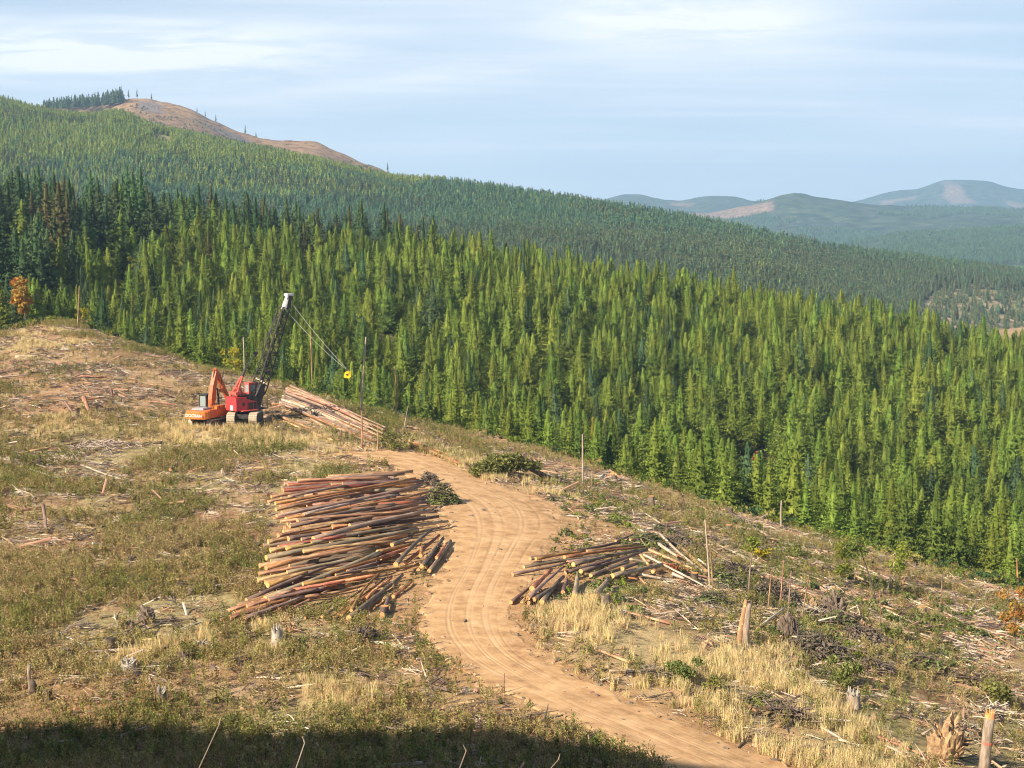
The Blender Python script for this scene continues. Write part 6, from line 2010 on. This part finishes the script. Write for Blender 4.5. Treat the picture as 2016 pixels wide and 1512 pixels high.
    hd.tube([Hd - ax * 0.15 - s2 * 0.0, Hd + ax * 1.6], [0.34, 0.26], 8)
    hd.box((Hd.x + 0.75, 0, Hd.z + 1.62), (0.95, 0.7, 0.26))
    hd.build('tower_head', M['white'], tower)
    sh = MB()
    for y_ in (-0.3, 0.3): sh.tube([(Hd.x + 0.75, y_ - 0.08, Hd.z + 1.2), (Hd.x + 0.75, y_ + 0.08, Hd.z + 1.2)], 0.32, 14)
    sh.box((Hd.x + 0.6, 0, Hd.z + 0.6), (0.55, 0.5, 1.3))
    sh.build('sheaves', M['blk'], tower)
    # pendant lines gantry -> tower head
    pd = MB(); pd.tube([(0.1, 0.1, 6.3), (Hd.x, 0, Hd.z + 0.2)], 0.022, 5); pd.tube([(0.1, -0.1, 6.3), (Hd.x, 0, Hd.z + 0.0)], 0.022, 5)
    pd.build('pendant_lines', M['cabled'], up)
    k = 0.26
    c = Vector((0.1, 0, 6.3)).lerp(Vector((Hd.x, 0, Hd.z)), k)
    MB().box(c + Vector((0, 0, 0.1)), (0.75, 0.15, 0.2)).prism([(c.x - 0.2, c.z), (c.x + 0.2, c.z), (c.x + 0.05, c.z - 0.4), (c.x - 0.05, c.z - 0.4)], -0.08, 0.08).build('pendant_block', M['blk'], up)
    rt_ = MB(); rt_.box((-0.3, -1.35, 1.66), (2.2, 0.5, 0.08)); rt_.build('walkway', M['red2'], up)
    tag(root, 'red tracked yarder with a tall leaning black lattice tower', 'crane')
    bpy.context.view_layer.update()
    return root, tower, Hd


yr, tower, Hd = build_yarder()
MW = tower.matrix_world
head1 = MW @ Vector((Hd.x + 0.85, 0.1, Hd.z + 1.0)); head2 = MW @ Vector((Hd.x + 0.3, -0.1, Hd.z - 0.3))
Yc = head1.y - 1.0
car = Vector((col_u(684, 737) * Yc, Yc, row_e(737) * Yc))
cr_o = empty('grapple_carriage', car)
cb = MB(); cb.prism([(-0.42, -0.35), (0.22, -0.48), (0.46, -0.2), (0.42, 0.3), (0.1, 0.42), (-0.3, 0.25)], -0.3, 0.3)
cb.tube([(0.1, -0.38, 0.25), (0.1, 0.38, 0.25)], 0.17, 12)
cb.build('carriage_body', M['yel'], cr_o)
MB().tube([(0, -0.36, 0.0), (0, 0.36, 0.0)], 0.13, 10).tube([(-0.05, 0, 0.3), (-0.12, 0, 0.75)], 0.06, 6).build('carriage_sheave', M['blk'], cr_o)
tag(cr_o, 'bright yellow carriage hanging on cables from the tower head', 'carriage')


def cable(a_, b_, sag, r, mtl, name, label, par=None):
    pts = []
    for k in range(15):
        t = k / 14; p_ = a_.lerp(b_, t); p_ = Vector((p_.x, p_.y, p_.z - sag * 4 * t * (1 - t))); pts.append(p_)
    o_ = MB().tube(pts, r, 5).build(name, mtl)
    return tag(o_, label, 'cable')


cable(head1, car + Vector((-0.1, 0, 0.7)), 0.25, 0.016, M['cable'], 'upper_cable', 'upper pale cable from the tower head to the yellow carriage')
cable(head2, car + Vector((-0.12, 0, 0.6)), 0.35, 0.016, M['cable'], 'lower_cable', 'lower pale cable from below the tower head to the carriage')
e = G(1150, 948, 0.3)
cable(car + Vector((0.3, 0, 0.2)), e, 3.0, 0.022, M['cabled'], 'skyline_cable', 'thin dark cable sagging from the carriage toward the crest pole')

# chokers / dark iron lying on the pole pile
for k, (px, py, lab) in enumerate(((618, 815, 'dark twisted choker iron on the pole fan, left one'), (636, 808, 'dark twisted choker iron on the pole fan, middle one'), (654, 814, 'dark twisted choker iron on the pole fan, right one'))):
    p_ = G(px, py, 0.9); q = random.Random(k)
    mb = MB()
    for j in range(9):
        a_ = Vector((q.uniform(-.5, .5), q.uniform(-.4, .4), q.uniform(-.2, .4)))
        mb.tube([a_, a_ + Vector((q.uniform(-.6, .6), q.uniform(-.4, .4), q.uniform(-.3, .4)))], 0.06, 5)
    mb.tube([(-0.3, 0, 0), (0.3, 0, 0.1)], 0.16, 8)
    o_ = mb.build('choker', M['blk'], loc=p_); tag(o_, lab, 'choker')

# ------------------------------------------------------------------ ground cover


def field_points(n, ymin, ymax, seed, umax=0.365):
    q = np.random.default_rng(seed)
    Y = np.sqrt(q.uniform(ymin ** 2, ymax ** 2, n)); u = q.uniform(-umax, umax, n)
    return u * Y, Y


def blade_clump(n, h, spread, w, seed, lean=0.25, curve=0.2):
    q = np.random.default_rng(seed); V = []; Fc = []
    for k in range(n):
        a_ = q.uniform(0, 6.28); r_ = spread * math.sqrt(q.random()); x, y = math.cos(a_) * r_, math.sin(a_) * r_
        L = h * q.uniform(0.6, 1.15); dx_, dy_ = q.normal(0, lean, 2) * L * 0.6
        t = q.uniform(0, 3.14); wx, wy = math.cos(t) * w / 2, math.sin(t) * w / 2
        b = len(V)
        V += [(x - wx, y - wy, -0.05), (x + wx, y + wy, -0.05), (x + dx_ * 0.4 + wx * 0.8, y + dy_ * 0.4 + wy * 0.8, L * 0.6), (x + dx_ * 0.4 - wx * 0.8, y + dy_ * 0.4 - wy * 0.8, L * 0.6), (x + dx_, y + dy_, L)]
        Fc += [(b, b + 1, b + 2, b + 3), (b + 3, b + 2, b + 4)]
    return V, Fc


def clump_mesh(nm, mk, *a_, **k_):
    V, Fc = blade_clump(*a_, **k_); return mesh_data(nm, np.array(V), Fc, [M[mk]])


def weed_mesh(nm, mk, h, seed, stems=4, leaf=0.09, per=11, sp=0.16):
    q = np.random.default_rng(seed); V = []; Fc = []
    for s in range(stems):
        a_ = q.uniform(0, 6.28); r_ = sp * math.sqrt(q.random()); x, y = math.cos(a_) * r_, math.sin(a_) * r_
        L = h * q.uniform(0.65, 1.15); lx, ly = q.normal(0, 0.10, 2) * L
        b = len(V)
        V += [(x - 0.012, y, -0.05), (x + 0.012, y, -0.05), (x + lx, y + ly, L)]; Fc.append((b, b + 1, b + 2))
        for k in range(per):
            t = q.uniform(0.2, 1.0); c = np.array([x + lx * t, y + ly * t, L * t])
            v = q.normal(0, 1, 3); v[2] = abs(v[2]) * 0.9; v /= np.linalg.norm(v); w_ = np.cross(v, q.normal(0, 1, 3)); w_ /= np.linalg.norm(w_)
            s_ = leaf * q.uniform(0.6, 1.4) * (1.15 - 0.6 * t)
            b = len(V); V += [c, c + v * s_ + w_ * s_ * 0.35, c + v * s_ * 2, c + v * s_ - w_ * s_ * 0.35]; Fc.append((b, b + 1, b + 2, b + 3))
    return mesh_data(nm, np.array([tuple(v) for v in V]), Fc, [M[mk]])


def eul(n, tilt, seed):
    q = np.random.default_rng(seed)
    return np.c_[q.normal(0, tilt, n), q.normal(0, tilt, n), q.uniform(0, 6.28, n)]


def clear_of_piles(px, py):
    z = soft_zone(px, py, [[(545, 960), (820, 942), (875, 1030), (865, 1105), (775, 1170), (640, 1195), (480, 1212), (535, 1130), (530, 1010)], [(1005, 1085), (1270, 1075), (1300, 1150), (1130, 1190), (1000, 1195)],
                           [(370, 800), (520, 800), (530, 840), (370, 845)]], 10)
    return z < 0.5


# 1. dry straw grass
x, y = field_points(200000, 64, 255, 1)
z = H(x, y); px, py, st, ba, sl = zones(x, y, z)
rd_ = road_sd(x, y)
pr = np.clip(st * 1.0 + 0.06 * (1 - ba), 0, 1) * np.clip((fbm(x, y, 3.5, 21, 4) - 0.40) * 5, 0.04, 1)
k = (rng.random(x.size) < pr * 0.8) & (rd_ > 0.5) & clear_of_piles(px, py) & (y < crest_y(x, y) + 3)
x, y, z = x[k], y[k], z[k]
print('straw', len(x))
sc = rng.uniform(0.6, 1.3, (len(x), 1)) * np.ones((1, 3)) * (0.55 + 0.45 * st[k][:, None])
scatter('straw_grass', 'tall dry straw coloured grass beside the road', 'grass', np.c_[x, y, z], eul(len(x), 0.06, 2), sc, rng.integers(0, 4, len(x)),
        [clump_mesh('straw_kind', 'straw', 20, 0.72, 0.24, 0.022, 700 + i, lean=0.3) for i in range(4)])
# 2. weeds
x, y = field_points(330000, 60, 255, 3)
z = H(x, y); px, py, st, ba, sl = zones(x, y, z)
rd_ = road_sd(x, y)
dn = fbm(x, y, 6, 31, 4)
leftish = np.clip((1000 - px) / 300, 0, 1)
pr = np.clip((dn - 0.40) * 4.5, 0.02, 1) * (1 - 0.55 * st) * (1 - 0.80 * ba) * (0.42 + 0.58 * leftish)
pr = np.maximum(pr, 0.30 * np.clip((py - 1260) / 60, 0, 1) * leftish)
pr = np.maximum(pr, np.clip((py - 1395) / 60, 0, 0.8) * np.clip((1500 - px) / 200, 0.15, 1))
k = (rng.random(x.size) < pr * 0.62) & (rd_ > 0.6) & clear_of_piles(px, py) & (y < crest_y(x, y) + 5)
x, y, z, px, py = x[k], y[k], z[k], px[k], py[k]
print('weeds', len(x))
cn = fbm(x, y, 9, 51, 3) + rng.normal(0, 0.16, len(x)) + 0.03
cn = cn - 0.12 * np.clip((py - 1400) / 40, 0, 1)
ix = np.where(cn < 0.43, rng.integers(3, 6, len(x)), np.where(cn < 0.56, rng.integers(0, 3, len(x)), rng.integers(6, 8, len(x))))
sc = rng.uniform(0.5, 1.25, (len(x), 1)) * np.ones((1, 3))
scatter('weeds', 'olive and brown upright weeds covering the cleared ground', 'weeds', np.c_[x, y, z], eul(len(x), 0.06, 4), sc, ix,
        [weed_mesh('weed_kind', mk, h, 800 + i) for i, (mk, h) in enumerate((('weed_olive', 0.85), ('weed_olive', 1.0), ('weed_olive', 0.7), ('weed_green', 0.7), ('weed_green', 0.9), ('weed_green', 0.55), ('weed_brown', 0.8), ('weed_brown', 0.6)))])
# 3. slash


def stick_mesh(nm, mk, L, r, seed, n=1):
    q = random.Random(seed); mb = MB()
    for j in range(n):
        c = Vector((q.uniform(-.3, .3), q.uniform(-.3, .3), q.uniform(0, .15))) * (0 if n == 1 else 1)
        a_ = q.uniform(0, 6.28) if n > 1 else 0; l_ = L * q.uniform(0.6, 1)
        d_ = Vector((math.cos(a_), math.sin(a_), q.uniform(-0.1, 0.15))) * l_ / 2
        mb.tube([c - d_, c + Vector((0, q.uniform(-.05, .05) * l_, q.uniform(0, .05) * l_)), c + d_], [r, r * 0.8, r * 0.35], 5)
    return mb.data(nm, [M[mk]])


x, y = field_points(260000, 62, 258, 5)
z = H(x, y); px, py, st, ba, sl = zones(x, y, z)
rd_ = road_sd(x, y)
pr = (0.17 + 0.27 * sl + 0.10 * ba + 0.16 * (px > 1180) * (1 - st)) * np.clip((fbm(x, y, 5, 61, 4) - 0.33) * 4.5, 0.05, 1)
k = (rng.random(x.size) < pr) & (rd_ > 0.8) & clear_of_piles(px, py) & (y < crest_y(x, y) + 6)
x, y, z, px, py = x[k], y[k], z[k], px[k], py[k]
print('slash', len(x))
# on the right slope the poles lie downhill to the right
right = px > 1050
ang = np.where(right & (rng.random(len(x)) < 0.7), rng.normal(-0.75, 0.35, len(x)), rng.uniform(0, 6.28, len(x)))
R3 = np.c_[rng.normal(0, 0.05, len(x)), rng.normal(0.0, 0.22, len(x)), ang]
sc1 = rng.lognormal(-0.25, 0.45, (len(x), 1)).clip(0.3, 2.4) * np.ones((1, 3))
srcs = [stick_mesh('stick_kind', 'stick_pale', 1.5, 0.035, 1), stick_mesh('stick_kind', 'stick_pale', 2.6, 0.045, 2), stick_mesh('stick_kind', 'stick_tan', 1.3, 0.04, 3), stick_mesh('stick_kind', 'stick_tan', 2.8, 0.05, 4),
        stick_mesh('stick_kind', 'stick_dark', 1.2, 0.05, 5), stick_mesh('stick_kind', 'stick_dark', 0.9, 0.022, 6, 7), stick_mesh('stick_kind', 'stick_pale', 0.8, 0.014, 7, 7), stick_mesh('stick_kind', 'stick_tan', 0.7, 0.018, 8, 7)]
scatter('logging_slash', 'broken sticks, bark and branches strewn over the clearcut', 'debris', np.c_[x, y, z + 0.04], R3, sc1, rng.choice(8, len(x), p=[.13, .07, .14, .06, .14, .18, .14, .14]), srcs)
# 4. cut green boughs on the right slope and landing edge
x, y = field_points(60000, 95, 190, 7)
z = H(x, y); px, py, st, ba, sl = zones(x, y, z)
pr = np.clip((px - 1080) / 150, 0, 1) * np.clip((fbm(x, y, 7, 83, 3) - 0.52) * 6, 0, 1) * np.clip((1330 - py) / 60, 0, 1)
k = (rng.random(x.size) < pr * 0.28) & (road_sd(x, y) > 0.5) & (y < crest_y(x, y) + 4)
x, y, z = x[k], y[k], z[k]
V_, n_ = leafy_crown(0.5, 0.25, 40, 3, 0.11, 5)
V2_, n2_ = leafy_crown(0.65, 0.4, 60, 4, 0.12, 6)
scatter('cut_boughs', 'green cut boughs and low brush over the right slope', 'brush', np.c_[x, y, z], eul(len(x), 0.1, 8), rng.uniform(0.5, 1.2, (len(x), 1)) * np.ones((1, 3)), rng.integers(0, 3, len(x)),
        [mesh_data('bough_kind', V_, n_, [M['bough']]), mesh_data('bough_kind', V2_, n2_, [M['bough']]), mesh_data('bough_kind', V2_ * 0.8, n2_, [M['leaf_lime']])])
# 5. clods and stones
import bmesh
cl = []
for sd in range(3):
    bm = bmesh.new(); bmesh.ops.create_icosphere(bm, subdivisions=1, radius=0.12)
    for v in bm.verts: v.co = v.co * rnd.uniform(0.6, 1.3); v.co.z *= 0.6
    me = bpy.data.meshes.new('clod_kind'); bm.to_mesh(me); bm.free(); me.materials.append([M['clod'], M['stump_bark'], M['stick_tan']][sd]); cl.append(me)
x, y = field_points(26000, 62, 210, 9)
rd_ = road_sd(x, y); px, py = to_px(x, y, H(x, y))
k = ((rd_ > -0.8) & (rd_ < 6) & (rng.random(x.size) < 0.6)) | (rng.random(x.size) < 0.10)
x, y = x[k], y[k]
scatter('clods', 'small clods and bark chips on the bare soil', 'clods', np.c_[x, y, H(x, y) + 0.02], eul(len(x), 0.4, 9), rng.lognormal(-0.2, 0.5, (len(x), 1)).clip(0.3, 2.2) * np.ones((1, 3)), rng.integers(0, 3, len(x)), cl)

# undergrowth along and behind the clearcut edge
x, y = field_points(60000, 150, 330, 10, 0.39)
cyy = crest_y(x, y)
k = (y > cyy - 2) & (y < cyy + 60) & (rng.random(x.size) < np.where(y < cyy + 14, 0.5, 0.14))
x, y = x[k], y[k]
V_, n_ = leafy_crown(0.9, 1.3, 90, 23, 0.16, 7)
scatter('undergrowth', 'low green undergrowth along the edge of the plantation', 'undergrowth', np.c_[x, y, H(x, y) - 0.1], eul(len(x), 0.05, 12), rng.uniform(0.4, 1.2, (len(x), 1)) * np.ones((1, 3)), rng.integers(0, 4, len(x)),
        [mesh_data('undergrowth_kind', V_, n_, [M[m_]]) for m_ in ('leaf_green', 'leaf_dark', 'leaf_lime', 'weed_olive')])

# planted seedlings in the foreground, some with white tubes
seed_pts = [(308, 1460, 24, True, 'bright green seedling above a white tube in the left foreground shade'), (425, 1450, 22, False, 'dark small fir seedling right of the white tubed one'), (138, 1440, 20, False, 'small fir seedling in the left foreground shade'),
            (945, 1415, 14, True, 'seedling with a white tube in the middle foreground'), (838, 1408, 12, True, 'seedling with a white tube left of the middle one'), (985, 1385, 16, False, 'green seedling below the roadside stake'),
            (1042, 1392, 16, False, 'green seedling near the lower road edge'), (825, 1440, 22, False, 'round dark seedling at the shadow edge'), (740, 1300, 10, True, 'tiny white tubed seedling above the foreground grass'),
            (652, 1320, 12, True, 'white tubed seedling in the weeds below the deck'), (665, 1415, 12, True, 'white tubed seedling in the dry foreground patch'), (1170, 1470, 26, False, 'dark fir seedling at the shadow edge by the road'),
            (1235, 1492, 24, False, 'dark fir seedling lowest beside the road')]
for k, (px, py, hp, tube, lab) in enumerate(seed_pts):
    p_ = G(px, py); h = hp * p_.y / F
    V1, F1 = conifer_crown(h, h * 0.38, 9, 6, 3, 900 + k, base=0.35 if tube else 0.1, shape=1.1, spray=h * 0.3)
    o = empty('seedling', p_, k)
    mesh_obj('crown', V1, F1, [M['leaf_young'] if tube else M['leaf_green']], o)
    MB().tube([(0, 0, -0.05), (0, 0, h * 0.5)], 0.045 if tube else 0.02, 8).build('white_tube' if tube else 'stem', M['white'] if tube else M['bark'], o)
    tag(o, lab, 'seedling')

# dry stalks just in front of the camera
for k, (px0, px1, py1, Y, lab) in enumerate(((392, 432, 1425, 4.2, 'dry grass stalk rising at the lower left close to the viewer'), (583, 600, 1462, 4.5, 'short dry stalk right of the longer left one'), (905, 918, 1478, 4.6, 'short dry grass stalk at the bottom centre'), (1085, 1100, 1495, 4.8, 'faint dry stalk tip at the bottom right of centre'))):
    t_ = Vector((col_u(px1, py1) * Y, Y, row_e(py1) * Y)); e_ = Vector((col_u(px0, 1512) * Y, Y, row_e(1512) * Y))
    dd = e_ - t_; b_ = t_ + dd * ((Hs(0, Y) - t_.z) / dd.z)
    mid_ = b_.lerp(t_, 0.6)
    mb = MB(); mb.tube([b_ + Vector((-0.05, 0, -0.05)), mid_, t_], [0.004, 0.003, 0.0018], 5)
    for j in range(10):
        c = mid_.lerp(t_, j / 9); mb.tube([c, c + Vector((rnd.uniform(-.012, .012), 0, 0.02))], [0.003, 0.001], 4)
    o = mb.build('grass_stalk', M['snag']); tag(o, lab, 'grass')  # darker wood colour stands in for the shade on these stalks
